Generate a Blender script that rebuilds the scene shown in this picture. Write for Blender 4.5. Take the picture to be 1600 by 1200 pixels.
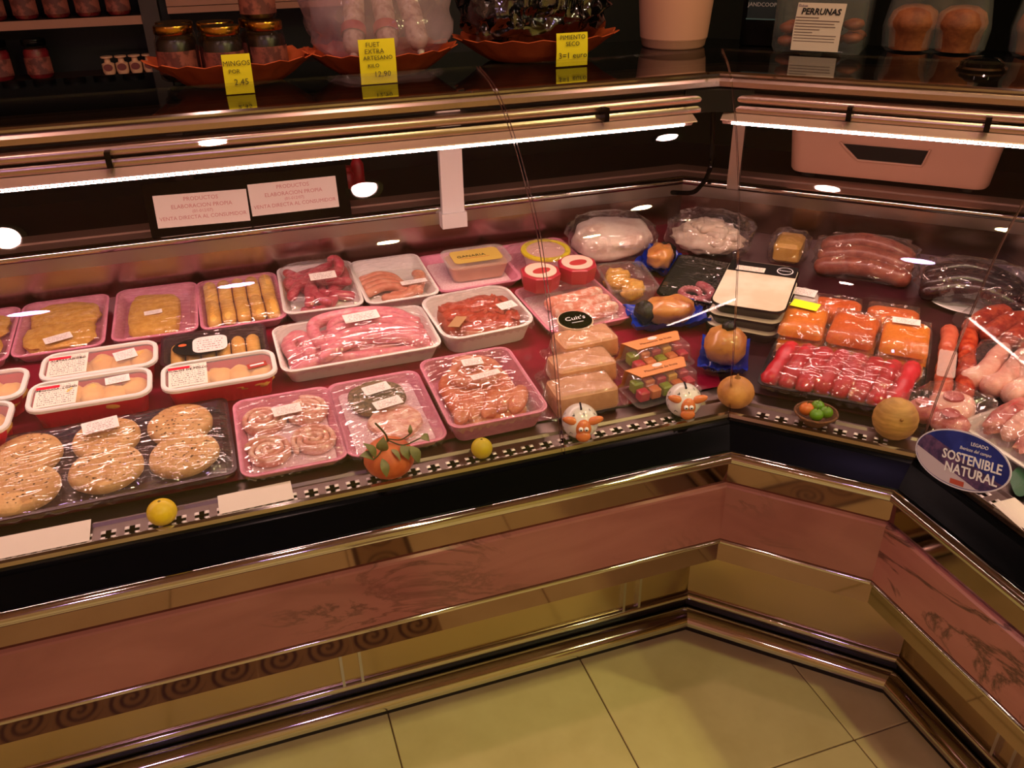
import bpy, math, random
from math import sin, cos, pi, radians, sqrt, hypot, atan, atan2
from mathutils import Vector, Matrix, Euler, noise as mn

scene = bpy.context.scene
C = scene.collection
for _o in list(bpy.data.objects):
    bpy.data.objects.remove(_o)

# ------------------------------------------------------------------ camera
CAM = Vector((-0.78869, -1.10167, 1.55))
RIGHT = Vector((0.94577198, -0.32447770, -0.01515182))
UP = Vector((0.17074815, 0.45692457, 0.87296335))
FWD = Vector((0.27633390, 0.82821142, -0.48755043))
cam_data = bpy.data.cameras.new('camera')
cam = bpy.data.objects.new('camera', cam_data)
C.objects.link(cam)
cam.matrix_world = Matrix(((RIGHT.x, UP.x, -FWD.x, CAM.x), (RIGHT.y, UP.y, -FWD.y, CAM.y), (RIGHT.z, UP.z, -FWD.z, CAM.z), (0, 0, 0, 1)))
cam_data.sensor_width = 36.0
cam_data.lens = 1327.83 / 1600 * 36
cam_data.clip_start = 0.05
scene.camera = cam

# ------------------------------------------------------------------ world, exposure
world = bpy.data.worlds.new('world')
scene.world = world
world.use_nodes = True
world.node_tree.nodes['Background'].inputs[0].default_value = (0.010, 0.020, 0.028, 1)
world.node_tree.nodes['Background'].inputs[1].default_value = 0.25
vs = scene.view_settings
vs.view_transform = 'Standard'
vs.look = 'None'
vs.gamma = 1.0
vs.use_curve_mapping = False
vs.exposure = 0.0
scene.cycles.use_denoising = True
scene.cycles.max_bounces = 10
scene.cycles.transparent_max_bounces = 24
scene.cycles.sample_clamp_indirect = 6.0

LED_COLOR = (1.0, 0.60, 0.53)
LED_POWER = 64.0
SPOT_WHITE = ((1.0, 0.60, 0.52), 215.0)
SPOT_WARM = ((1.0, 0.90, 0.38), 620.0)
SPOT_VIOLET = ((0.72, 0.45, 1.0), 70.0)
SPOTS = [(-1.45, -.29, SPOT_WHITE, 'white ceiling downlight over the left end of the counter'),
         (-.36, -.24, SPOT_WHITE, 'white ceiling downlight over the middle of the counter front'),
         (.74, 0., SPOT_WHITE, 'white ceiling downlight above the corner of the counter'),
         (-.81, .49, SPOT_WHITE, 'white ceiling downlight straight above the baskets on the shelf'),
         (-.25, -.97, SPOT_WARM, 'yellow ceiling downlight over the floor before the corner'),
         (.79, -.88, SPOT_WARM, 'yellow ceiling downlight above the right arm of the counter'),
         (-1.68, -2.05, SPOT_VIOLET, 'violet ceiling downlight farthest left behind the customer'),
         (-.83, -2.03, SPOT_VIOLET, 'violet ceiling downlight behind the customer, nearer the middle'),
         (-2.75, -1.3, SPOT_WHITE, 'extra white ceiling downlight added out of view near the left wall, nearer the counter'),  # unseen lamp, added to brighten what the canopy chrome reflects
         (-2.75, -2.6, SPOT_WHITE, 'extra white ceiling downlight added out of view in the corner behind the customer'),  # second added lamp out of view, lifts the walls for the chrome
         (.88, -1.95, SPOT_WARM, 'yellow ceiling downlight at the far end of the right arm')]

# ------------------------------------------------------------------ materials
def lin(h):
    h = h.lstrip('#')
    o = []
    for i in (0, 2, 4):
        c = int(h[i:i + 2], 16) / 255
        o.append(c / 12.92 if c <= .04045 else ((c + .055) / 1.055) ** 2.4)
    return (o[0], o[1], o[2], 1)

MATS = {}
def nodes_of(name):
    m = bpy.data.materials.new(name)
    m.use_nodes = True
    nt = m.node_tree
    nt.nodes.clear()
    out = nt.nodes.new('ShaderNodeOutputMaterial')
    return m, nt, out
def nd(nt, kind, **kw):
    n = nt.nodes.new(kind)
    for k, v in kw.items():
        if k.startswith('i_'):
            n.inputs[k[2:].replace('_', ' ')].default_value = v
        else:
            setattr(n, k, v)
    return n
def math_(nt, op, a, b=None, c=None):
    n = nt.nodes.new('ShaderNodeMath')
    n.operation = op
    for i, v in enumerate((a, b, c)):
        if v is None:
            continue
        if isinstance(v, (int, float)):
            n.inputs[i].default_value = v
        else:
            nt.links.new(v, n.inputs[i])
    return n.outputs[0]

def mat(name, base, rough=.5, metal=0., spec=.5, var=None, vscale=20., vlo=.4, vhi=.6, vstretch=None, bump=0., bscale=60., sss=0., coat=0., alpha=None, detail=4., emit=None, trans=0.):
    """principled surface; var = second colour mixed in by noise"""
    if name in MATS:
        return MATS[name]
    m, nt, out = nodes_of(name)
    p = nt.nodes.new('ShaderNodeBsdfPrincipled')
    nt.links.new(p.outputs[0], out.inputs[0])
    p.inputs['Base Color'].default_value = lin(base)
    p.inputs['Roughness'].default_value = rough
    p.inputs['Metallic'].default_value = metal
    p.inputs['Specular IOR Level'].default_value = spec
    p.inputs['Coat Weight'].default_value = coat
    p.inputs['Coat Roughness'].default_value = .08
    p.inputs['Transmission Weight'].default_value = trans
    if sss:
        p.inputs['Subsurface Weight'].default_value = sss
        p.inputs['Subsurface Radius'].default_value = (.01, .004, .003)
        p.inputs['Subsurface Scale'].default_value = 1.
    tc = nt.nodes.new('ShaderNodeTexCoord')
    src = tc.outputs['Object']
    if vstretch:
        mp = nt.nodes.new('ShaderNodeMapping')
        mp.inputs['Scale'].default_value = vstretch
        nt.links.new(src, mp.inputs[0])
        src2 = mp.outputs[0]
    else:
        src2 = src
    if var:
        n = nd(nt, 'ShaderNodeTexNoise', i_Scale=vscale, i_Detail=detail, i_Roughness=.6)
        nt.links.new(src2, n.inputs['Vector'])
        r = nt.nodes.new('ShaderNodeValToRGB')
        r.color_ramp.elements[0].position = vlo
        r.color_ramp.elements[1].position = vhi
        r.color_ramp.elements[0].color = lin(base)
        r.color_ramp.elements[1].color = lin(var)
        nt.links.new(n.outputs[0], r.inputs[0])
        nt.links.new(r.outputs[0], p.inputs['Base Color'])
    if bump:
        n = nd(nt, 'ShaderNodeTexNoise', i_Scale=bscale, i_Detail=3.)
        nt.links.new(src2, n.inputs['Vector'])
        b = nd(nt, 'ShaderNodeBump', i_Strength=bump, i_Distance=.002)
        nt.links.new(n.outputs[0], b.inputs['Height'])
        nt.links.new(b.outputs[0], p.inputs['Normal'])
    MATS[name] = m
    return m

def clear_mat(name, tint=(1, 1, 1), f0=.04, rough=.02, haze=0., hazecol=(1, 1, 1), bump=0., bscale=40., stretch=None, f90=.9, bdist=.016):
    """thin clear sheet: transparent mixed with gloss by angle, plus an optional whitish haze"""
    if name in MATS:
        return MATS[name]
    m, nt, out = nodes_of(name)
    t = nt.nodes.new('ShaderNodeBsdfTransparent')
    t.inputs[0].default_value = (*tint, 1)
    g = nt.nodes.new('ShaderNodeBsdfGlossy')
    g.inputs['Roughness'].default_value = rough
    lw = nd(nt, 'ShaderNodeLayerWeight', i_Blend=.5)
    pw = math_(nt, 'POWER', lw.outputs['Facing'], 5.)
    fac = math_(nt, 'MULTIPLY_ADD', pw, f90 - f0, f0)
    mix = nt.nodes.new('ShaderNodeMixShader')
    nt.links.new(fac, mix.inputs[0])
    nt.links.new(g.outputs[0], mix.inputs[2])
    first = t.outputs[0]
    if haze:
        d = nt.nodes.new('ShaderNodeBsdfDiffuse')
        d.inputs[0].default_value = (*hazecol, 1)
        mh = nt.nodes.new('ShaderNodeMixShader')
        mh.inputs[0].default_value = haze
        nt.links.new(first, mh.inputs[1])
        nt.links.new(d.outputs[0], mh.inputs[2])
        first = mh.outputs[0]
    nt.links.new(first, mix.inputs[1])
    if bump:
        tc = nt.nodes.new('ShaderNodeTexCoord')
        src = tc.outputs['Object']
        if stretch:
            mp = nt.nodes.new('ShaderNodeMapping')
            mp.inputs['Scale'].default_value = stretch
            nt.links.new(src, mp.inputs[0])
            src = mp.outputs[0]
        n = nd(nt, 'ShaderNodeTexNoise', i_Scale=bscale, i_Detail=.6, i_Distortion=.7)
        nt.links.new(src, n.inputs['Vector'])
        rd = n.outputs[0]
        n3 = nd(nt, 'ShaderNodeTexNoise', i_Scale=14., i_Detail=1.)
        nt.links.new(tc.outputs['Object'], n3.inputs['Vector'])
        msk = math_(nt, 'MULTIPLY', math_(nt, 'MAXIMUM', math_(nt, 'SUBTRACT', n3.outputs[0], .40), .02), 5.)
        b = nd(nt, 'ShaderNodeBump', i_Strength=bump, i_Distance=bdist)
        nt.links.new(math_(nt, 'MULTIPLY', rd, msk), b.inputs['Height'])
        nt.links.new(b.outputs[0], g.inputs['Normal'])
    nt.links.new(mix.outputs[0], out.inputs[0])
    MATS[name] = m
    return m

def print_mat(name, paper, ink, rows=9., cols=60., margin=.1, density=.55, top=None):
    """paper with rows of unreadable fine print (generated coordinates x, y of the sheet)"""
    if name in MATS:
        return MATS[name]
    m, nt, out = nodes_of(name)
    p = nt.nodes.new('ShaderNodeBsdfPrincipled')
    p.inputs['Roughness'].default_value = .55
    nt.links.new(p.outputs[0], out.inputs[0])
    tc = nt.nodes.new('ShaderNodeTexCoord')
    sp = nt.nodes.new('ShaderNodeSeparateXYZ')
    nt.links.new(tc.outputs['Generated'], sp.inputs[0])
    x, y = sp.outputs[0], sp.outputs[1]
    row = math_(nt, 'MULTIPLY', y, rows)
    fr = math_(nt, 'FRACT', row)
    line = math_(nt, 'LESS_THAN', fr, .42)
    cx = math_(nt, 'FLOOR', math_(nt, 'MULTIPLY', x, cols))
    cy = math_(nt, 'FLOOR', row)
    cmb = nt.nodes.new('ShaderNodeCombineXYZ')
    nt.links.new(cx, cmb.inputs[0]); nt.links.new(cy, cmb.inputs[1])
    wn = nt.nodes.new('ShaderNodeTexWhiteNoise')
    nt.links.new(cmb.outputs[0], wn.inputs['Vector'])
    on = math_(nt, 'LESS_THAN', wn.outputs[0], density)
    ins = math_(nt, 'MULTIPLY', math_(nt, 'GREATER_THAN', x, margin), math_(nt, 'LESS_THAN', x, 1 - margin))
    ins = math_(nt, 'MULTIPLY', ins, math_(nt, 'MULTIPLY', math_(nt, 'GREATER_THAN', y, margin), math_(nt, 'LESS_THAN', y, 1 - margin)))
    f = math_(nt, 'MULTIPLY', math_(nt, 'MULTIPLY', line, on), ins)
    mx = nd(nt, 'ShaderNodeMix', data_type='RGBA')
    nt.links.new(f, mx.inputs[0])
    mx.inputs[6].default_value = lin(paper)
    mx.inputs[7].default_value = lin(ink)
    nt.links.new(mx.outputs[2], p.inputs['Base Color'])
    MATS[name] = m
    return m

def emit_mat(name, col, strength, dots=None):
    if name in MATS:
        return MATS[name]
    m, nt, out = nodes_of(name)
    e = nt.nodes.new('ShaderNodeEmission')
    e.inputs[0].default_value = (*col, 1)
    e.inputs[1].default_value = strength
    nt.links.new(e.outputs[0], out.inputs[0])
    MATS[name] = m
    return m

def marble_mat(name, base, tint, vein, scale=5., stretch=(1., 1., 3.), rot=(0, 0, 0), lo=.45, hi=.62):
    m, nt, out = nodes_of(name)
    p = nt.nodes.new('ShaderNodeBsdfPrincipled')
    p.inputs['Roughness'].default_value = .18
    nt.links.new(p.outputs[0], out.inputs[0])
    tc = nt.nodes.new('ShaderNodeTexCoord')
    mp = nt.nodes.new('ShaderNodeMapping')
    mp.inputs['Scale'].default_value = stretch
    mp.inputs['Rotation'].default_value = rot
    nt.links.new(tc.outputs['Object'], mp.inputs[0])
    n0 = nd(nt, 'ShaderNodeTexNoise', i_Scale=scale, i_Detail=6., i_Distortion=.8)
    nt.links.new(mp.outputs[0], n0.inputs['Vector'])
    r0 = nt.nodes.new('ShaderNodeValToRGB')
    r0.color_ramp.elements[0].position = .35; r0.color_ramp.elements[1].position = .7
    r0.color_ramp.elements[0].color = lin(base); r0.color_ramp.elements[1].color = lin(tint)
    nt.links.new(n0.outputs[0], r0.inputs[0])
    n1 = nd(nt, 'ShaderNodeTexNoise', i_Scale=scale * .8, i_Detail=8., i_Roughness=.62, i_Distortion=1.5)
    nt.links.new(mp.outputs[0], n1.inputs['Vector'])
    a = math_(nt, 'ABSOLUTE', math_(nt, 'SUBTRACT', n1.outputs[0], .5))
    v = math_(nt, 'SUBTRACT', 1., math_(nt, 'MINIMUM', math_(nt, 'MULTIPLY', a, 28.), 1.))
    n2 = nd(nt, 'ShaderNodeTexNoise', i_Scale=scale * .55, i_Detail=2.)
    nt.links.new(mp.outputs[0], n2.inputs['Vector'])
    gate = nt.nodes.new('ShaderNodeValToRGB')
    gate.color_ramp.elements[0].position = lo; gate.color_ramp.elements[1].position = hi
    nt.links.new(n2.outputs[0], gate.inputs[0])
    f = math_(nt, 'MULTIPLY', v, gate.outputs[0])
    f = math_(nt, 'MULTIPLY', f, .8)
    mx = nd(nt, 'ShaderNodeMix', data_type='RGBA')
    nt.links.new(f, mx.inputs[0])
    nt.links.new(r0.outputs[0], mx.inputs[6])
    mx.inputs[7].default_value = lin(vein)
    nt.links.new(mx.outputs[2], p.inputs['Base Color'])
    MATS[name] = m
    return m

def scroll_mat(name, ground, ink):
    """ceramic frieze with a row of curls"""
    m, nt, out = nodes_of(name)
    p = nt.nodes.new('ShaderNodeBsdfPrincipled')
    p.inputs['Roughness'].default_value = .3
    nt.links.new(p.outputs[0], out.inputs[0])
    tc = nt.nodes.new('ShaderNodeTexCoord')
    sp = nt.nodes.new('ShaderNodeSeparateXYZ')
    nt.links.new(tc.outputs['Object'], sp.inputs[0])
    x, y = sp.outputs[0], sp.outputs[1]
    fx = math_(nt, 'SUBTRACT', math_(nt, 'FRACT', math_(nt, 'MULTIPLY', x, 1 / .11)), .5)
    fy = math_(nt, 'MULTIPLY', y, 1 / .11)
    rr = math_(nt, 'SQRT', math_(nt, 'ADD', math_(nt, 'MULTIPLY', fx, fx), math_(nt, 'MULTIPLY', fy, fy)))
    an = math_(nt, 'ARCTAN2', fy, fx)
    sp1 = math_(nt, 'FRACT', math_(nt, 'ADD', math_(nt, 'MULTIPLY', rr, 5.), math_(nt, 'MULTIPLY', an, 1 / (2 * pi))))
    ring = math_(nt, 'LESS_THAN', math_(nt, 'ABSOLUTE', math_(nt, 'SUBTRACT', sp1, .5)), .2)
    ins = math_(nt, 'LESS_THAN', rr, .46)
    edge = math_(nt, 'GREATER_THAN', math_(nt, 'ABSOLUTE', y), .066)
    f = math_(nt, 'MAXIMUM', math_(nt, 'MULTIPLY', ring, ins), edge)
    mx = nd(nt, 'ShaderNodeMix', data_type='RGBA')
    nt.links.new(f, mx.inputs[0])
    mx.inputs[6].default_value = lin(ground); mx.inputs[7].default_value = lin(ink)
    nt.links.new(mx.outputs[2], p.inputs['Base Color'])
    MATS[name] = m
    return m

# common materials
chrome = mat('polished_chrome', 'c8c4c0', rough=.07, metal=1.)
satin = mat('satin_steel', 'b4aea8', rough=.28, metal=1., bump=.05, bscale=8., vstretch=(1, 60, 60))
mirror_steel = mat('mirror_steel', '927870', rough=.05, metal=1.)
black_gloss = mat('black_gloss', '050608', rough=.10, spec=.14)
black_matt = mat('black_matt', '0a0b0d', rough=.6, spec=.3)
dark_glass = mat('dark_shelf_glass', '07080a', rough=.04, spec=.6)
white_pl = mat('white_plastic', 'e6e2de', rough=.35)
foam_white = mat('white_foam', 'ece6e2', rough=.55, bump=.05, bscale=400.)
foam_pink = mat('pink_foam', 'da8aa2', rough=.5, var='d07c96', vscale=60., bump=.08, bscale=500.)
pad_pink = mat('pale_absorbent_pad', 'eacfd6', rough=.8, var='dcb0bc', vscale=300., bump=.2, bscale=600.)
red_pl = mat('red_plastic', 'd81c3c', rough=.3)
paper = mat('white_paper', 'ece4dc', rough=.7)
yellow_paper = mat('yellow_paper', 'f4e012', rough=.75)
neon_paper = mat('neon_yellow_paper', 'eaff18', rough=.7)
ink_black = mat('black_ink', '141414', rough=.6)
ink_red = mat('red_ink', 'c23a44', rough=.6)
ink_white = mat('white_ink', 'f0f0f4', rough=.5)
slip = print_mat('printed_slip', 'f0e8e4', 'b09898', rows=7., cols=40., margin=.12, density=.5)
card = print_mat('printed_card', 'ece4d6', '7c7470', rows=11., cols=70., margin=.07, density=.45)
film = clear_mat('cling_film', f0=.16, rough=.06, haze=.02, bump=1., bscale=26., stretch=(.7, 2.6, 1), f90=.8, bdist=.010)
film2 = clear_mat('crumpled_film', f0=.14, rough=.07, haze=.02, bump=1., bscale=34., f90=.7, bdist=.030)
lidclear = clear_mat('frosted_lid', f0=.05, rough=.12, haze=.09, hazecol=(.95, .86, .84), f90=.7)
boxclear = clear_mat('clear_plastic_box', f0=.05, rough=.05, haze=.05, f90=.9, bump=.15, bscale=30.)
glass = clear_mat('counter_glass', tint=(.985, .975, .97), f0=.034, rough=.0, f90=.75)
glass_edge = mat('polished_glass_edge', '6a4a3e', rough=.1, spec=.8)
jar_glass = clear_mat('jar_glass', tint=(.9, .9, .88), f0=.05, rough=.02, f90=.9)

# ------------------------------------------------------------------ mesh helpers
class MB:
    def __init__(self):
        self.v, self.f = [], []
    def add(self, vs, fs):
        o = len(self.v)
        self.v += [tuple(p) for p in vs]
        self.f += [tuple(i + o for i in f) for f in fs]
        return self
    def mesh(self, name, material, smooth=40):
        me = bpy.data.meshes.new(name)
        me.from_pydata(self.v, [], self.f)
        me.materials.append(material)
        if smooth:
            me.polygons.foreach_set('use_smooth', [True] * len(me.polygons))
            me.set_sharp_from_angle(angle=radians(smooth))
        me.update()
        return me
    def build(self, name, material, parent=None, smooth=40, label=None, kind=None):
        return obj(name, self.mesh(name, material, smooth), parent, label, kind)

def obj(name, me, parent=None, label=None, kind=None):
    o = bpy.data.objects.new(name, me)
    C.objects.link(o)
    if parent:
        o.parent = parent
    if label:
        o['label'] = label
    if kind:
        o['kind'] = kind
    return o

def thing(name, label, cat, loc=(0, 0, 0), rotz=0., group=None, rot=None):
    o = bpy.data.objects.new(name, None)
    C.objects.link(o)
    o.empty_display_size = .02
    o.location = loc
    o.rotation_euler = rot if rot is not None else (0, 0, radians(rotz))
    o['label'] = label
    o['category'] = cat
    if group:
        o['group'] = group
    return o

def tag(o, label, cat, group=None):
    o['label'] = label
    o['category'] = cat
    if group:
        o['group'] = group
    return o

def box(mb, x0, x1, y0, y1, z0, z1, bev=0.):
    if bev <= 0:
        v = [(x, y, z) for z in (z0, z1) for y in (y0, y1) for x in (x0, x1)]
        return mb.add(v, [(0, 2, 3, 1), (4, 5, 7, 6), (0, 1, 5, 4), (2, 6, 7, 3), (0, 4, 6, 2), (1, 3, 7, 5)])
    cx, cy = (x0 + x1) / 2, (y0 + y1) / 2
    w, d = x1 - x0, y1 - y0
    secs = [rr(w - 2 * bev, d - 2 * bev, bev * .5, z0, cx, cy, 2), rr(w, d, bev, z0 + bev, cx, cy, 2), rr(w, d, bev, z1 - bev, cx, cy, 2), rr(w - 2 * bev, d - 2 * bev, bev * .5, z1, cx, cy, 2)]
    return loft(mb, secs)

def rr(w, d, r, z, cx=0., cy=0., n=4):
    """rounded rectangle loop, counter-clockwise"""
    r = max(1e-5, min(r, w / 2 - 1e-6, d / 2 - 1e-6))
    pts = []
    for (sx, sy, a0) in ((1, 1, 0), (-1, 1, pi / 2), (-1, -1, pi), (1, -1, 1.5 * pi)):
        for k in range(n + 1):
            a = a0 + (pi / 2) * k / n
            pts.append((cx + sx * (w / 2 - r) + r * cos(a), cy + sy * (d / 2 - r) + r * sin(a), z))
    return pts

def loft(mb, secs, cap0=True, cap1=True, closed=True):
    n = len(secs[0])
    v = [p for s in secs for p in s]
    f = []
    for i in range(len(secs) - 1):
        for k in range(n if closed else n - 1):
            a, b = i * n + k, i * n + (k + 1) % n
            f.append((a, b, b + n, a + n))
    if cap0:
        f.append(tuple(range(n - 1, -1, -1)))
    if cap1:
        f.append(tuple((len(secs) - 1) * n + k for k in range(n)))
    return mb.add(v, f)

def lathe(mb, prof, n=24, cx=0., cy=0., cap0=True, cap1=True, fx=None):
    secs = []
    for (r, z) in prof:
        s = []
        for k in range(n):
            a = 2 * pi * k / n
            q = r if fx is None else fx(r, z, a)
            s.append((cx + q * cos(a), cy + q * sin(a), z))
        secs.append(s)
    return loft(mb, secs, cap0, cap1)

def catmull(pts, n=6):
    pts = [Vector(p) for p in pts]
    if len(pts) < 3:
        return [pts[0].lerp(pts[-1], i / n) for i in range(n + 1)]
    out = []
    P = [pts[0] * 2 - pts[1]] + pts + [pts[-1] * 2 - pts[-2]]
    for i in range(1, len(P) - 2):
        a, b, c, d = P[i - 1:i + 3]
        for k in range(n):
            t = k / n
            out.append(.5 * ((2 * b) + (c - a) * t + (2 * a - 5 * b + 4 * c - d) * t * t + (3 * b - a - 3 * c + d) * t ** 3))
    out.append(P[-2])
    return out

def tube(mb, pts, r, n=10, ends='round', rfun=None, sz=1.):
    pts = [Vector(p) for p in pts]
    if ends == 'round':
        t0 = (pts[0] - pts[1]).normalized(); t1 = (pts[-1] - pts[-2]).normalized()
        pre = [pts[0] + t0 * r * .95, pts[0] + t0 * r * .7]
        post = [pts[-1] + t1 * r * .7, pts[-1] + t1 * r * .95]
        sc = [.25, .72] + [1.] * len(pts) + [.72, .25]
        pts = pre + pts + post
    else:
        sc = [1.] * len(pts)
    m = len(pts)
    up = Vector((0, 0, 1))
    tan = [(pts[min(i + 1, m - 1)] - pts[max(i - 1, 0)]).normalized() for i in range(m)]
    if abs(tan[0].dot(up)) > .9:
        up = Vector((0, 1, 0))
    nrm = (up - tan[0] * up.dot(tan[0])).normalized()
    secs = []
    for i in range(m):
        nrm = (nrm - tan[i] * nrm.dot(tan[i])).normalized()
        bn = tan[i].cross(nrm)
        q = r * sc[i] * (rfun(i / (m - 1)) if rfun else 1.)
        secs.append([pts[i] + nrm * (q * sz * cos(2 * pi * k / n)) + bn * (q * sin(2 * pi * k / n)) for k in range(n)])
    return loft(mb, secs)

def blob(mb, c, rad, seed=0, amp=.1, fr=2., nu=20, nv=12, rot=None, power=1., flat=0.):
    c = Vector(c)
    off = Vector((seed * 7.31, seed * 3.17, seed * 1.93))
    R = Euler(rot).to_matrix() if rot else Matrix.Identity(3)
    secs = []
    for j in range(nv + 1):
        ph = -pi / 2 + pi * j / nv
        ph = max(-pi / 2 + .03, min(pi / 2 - .03, ph))
        s = []
        for k in range(nu):
            a = 2 * pi * k / nu
            d = Vector((cos(ph) * cos(a), cos(ph) * sin(a), sin(ph)))
            if power != 1.:
                d = Vector([math.copysign(abs(x) ** power, x) for x in d])
            q = 1 + amp * mn.noise(d * fr + off) + amp * .5 * mn.noise(d * fr * 2.3 + off)
            p = Vector((d.x * rad[0] * q, d.y * rad[1] * q, d.z * rad[2] * q))
            if flat and p.z < -flat * rad[2]:
                p.z = -flat * rad[2]
            s.append(c + R @ p)
        secs.append(s)
    return loft(mb, secs)

def sheet(mb, w, d, zf, n=22, m=22, skirt=0., out=.003, r=.02):
    """film over a tray: heights zf(u,v), u,v in -1..1, folded down round the rim"""
    idx = {}
    v, f = [], []
    for j in range(m + 1):
        for i in range(n + 1):
            u, t = -1 + 2 * i / n, -1 + 2 * j / m
            x, y = u * w / 2, t * d / 2
            # round the corners
            cxr, cyr = w / 2 - r, d / 2 - r
            if abs(x) > cxr and abs(y) > cyr:
                dx, dy = abs(x) - cxr, abs(y) - cyr
                mx = max(dx, dy); h = hypot(dx, dy)
                if h > 1e-9:
                    dx, dy = dx / h * mx, dy / h * mx
                x, y = math.copysign(cxr + dx, x), math.copysign(cyr + dy, y)
            v.append((x, y, zf(u, t)))
    for j in range(m):
        for i in range(n):
            a = j * (n + 1) + i
            f.append((a, a + 1, a + n + 2, a + n + 1))
    if skirt:
        ring = [i for i in range(n)] + [j * (n + 1) + n for j in range(m)] + [m * (n + 1) + i for i in range(n, 0, -1)] + [j * (n + 1) for j in range(m, 0, -1)]
        o = len(v)
        for k, i in enumerate(ring):
            x, y, z = v[i]
            s = 1 + out / hypot(x, y)
            v.append((x * s, y * s, z - skirt * (.75 + .25 * sin(k * 2.1))))
        L_ = len(ring)
        for k in range(L_):
            f.append((ring[k], o + k, o + (k + 1) % L_, ring[(k + 1) % L_]))
    return mb.add(v, f)

def text(parent, s, size, loc, rot, m, ax='CENTER', name='lettering', extrude=.0002, shear=0., width=None, spacing=1., bold=0.):
    cu = bpy.data.curves.new(name, 'FONT')
    cu.offset = bold
    cu.body = s
    cu.size = size
    cu.align_x = ax
    cu.align_y = 'CENTER'
    cu.extrude = extrude
    cu.shear = shear
    cu.space_character = spacing
    cu.resolution_u = 2
    cu.materials.append(m)
    tmp = bpy.data.objects.new('lettering_source', cu)
    C.objects.link(tmp)
    me = bpy.data.meshes.new_from_object(tmp.evaluated_get(bpy.context.evaluated_depsgraph_get()))
    bpy.data.objects.remove(tmp)
    bpy.data.curves.remove(cu)
    o = bpy.data.objects.new(name, me)
    C.objects.link(o)
    o.parent = parent
    o.location = loc
    o.rotation_euler = rot
    if width:
        o.scale = (width, 1, 1)
    return o

# ------------------------------------------------------------------ the counter's plan
S2 = sqrt(.5)
T8 = math.tan(pi / 8)
LB = .27848          # length of the short middle front
XL, YC = -2.25, -1.45   # where the two arms end
def ab(d):
    return (T8 * d, d)
def bc(d):
    x = S2 * LB + d
    return (x, d / S2 - x)
def seg_ends(seg, d):
    if seg == 'A':
        return (XL, d), ab(d)
    if seg == 'B':
        return ab(d), bc(d)
    return bc(d), (S2 * LB + d, YC)
def sweep(mb, prof, seg, closed=False, x0=None, x1=None, caps=False):
    """profile of (depth, height) run along one arm, mitred at the corners"""
    a, b = [], []
    for (d, z) in prof:
        p, q = seg_ends(seg, d)
        if seg == 'A':
            if x0 is not None: p = (x0, d)
            if x1 is not None: q = (x1, d)
        a.append((p[0], p[1], z)); b.append((q[0], q[1], z))
    n = len(prof)
    f = [(k, (k + 1) % n, n + (k + 1) % n, n + k) for k in range(n if closed else n - 1)]
    if caps and closed:
        f += [tuple(range(n - 1, -1, -1)), tuple(range(n, 2 * n))]
    return mb.add(a + b, f)

KD = .09
def deck_z(d):
    return .725 + KD * (d - .12)
def depth(x, y):
    return max(y, (x + y) * S2, x - S2 * LB)
def seg_of(x, y):
    ds = [y, (x + y) * S2, x - S2 * LB]
    return 'ABC'[ds.index(max(ds))]
PHI = {'A': 0., 'B': -45., 'C': -90.}
def on_deck(name, label, cat, x, y, rot=0., lift=0., seg=None, group=None):
    """a thing standing on the sloping deck; rot is relative to the arm it stands on"""
    sg = seg or seg_of(x, y)
    d = {'A': y, 'B': (x + y) * S2, 'C': x - S2 * LB}[sg]
    M = Matrix.Rotation(radians(PHI[sg]), 4, 'Z') @ Matrix.Rotation(atan(KD), 4, 'X') @ Matrix.Rotation(radians(rot), 4, 'Z')
    return thing(name, label, cat, (x, y, deck_z(d) + .0008 + lift), rot=M.to_euler(), group=group)

GRZ = .7215
def on_front(name, label, cat, x, y, rot=0., group=None):
    return thing(name, label, cat, (x, y, GRZ), rotz=rot, group=group)

# ------------------------------------------------------------------ the room
def structure(name, mb, m, label=None, parent=None):
    o = mb.build(name, m, parent, smooth=0)
    if parent is None:
        o['kind'] = 'structure'
    if label:
        o['label'] = label
    return o
RX0, RX1, RY0, RY1, RZ = -3.6, 2.6, -3.0, 2.0, 2.6
grout = mat('brown_grout', '6a5034', rough=.8)
tile_m = mat('yellow_beige_tile', 'e4d898', rough=.3, var='d4c686', vscale=5., vlo=.35, vhi=.7, bump=.04, bscale=25.)
mb = MB(); box(mb, RX0, RX1, RY0, RY1, -.06, -.004)
floor = structure('floor', mb, grout, 'beige square-tiled shop floor')
TS, TX, TY = .461, -.653, -.188
mb = MB(); box(mb, -TS / 2 + .0015, TS / 2 - .0015, -TS / 2 + .0015, TS / 2 - .0015, -.008, 0., .0015)
tile_me = mb.mesh('tile', tile_m)
for i in range(-6, 6):
    for j in range(-6, 2):
        cx, cy = TX + TS * (i + .5), TY + TS * (j + .5)
        if cx - TS / 2 < RX0 or cx + TS / 2 > RX1 or cy - TS / 2 < RY0:
            continue
        o = obj('tile', tile_me, floor)
        o.location = (cx, cy, 0)
        o.rotation_euler = (0, 0, pi / 2 * ((i * 3 + j * 5) % 4))
# inlaid scroll border in front of the counter
frieze_m = scroll_mat('scroll_frieze', '9c8454', '4a3424')
mb = MB(); box(mb, -.11, .11, -.08, .08, -.004, .0012)
fr_me = mb.mesh('border_tile', frieze_m, 0)
for k in range(8):
    o = obj('border_tile', fr_me, floor); o.location = (-.475 - .11 - .221 * k, -.44, 0)
for k in range(5):
    o = obj('border_tile', fr_me, floor); o.location = (-.557, -.52 - .112 - .221 * k, 0); o.rotation_euler = (0, 0, pi / 2)

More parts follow.
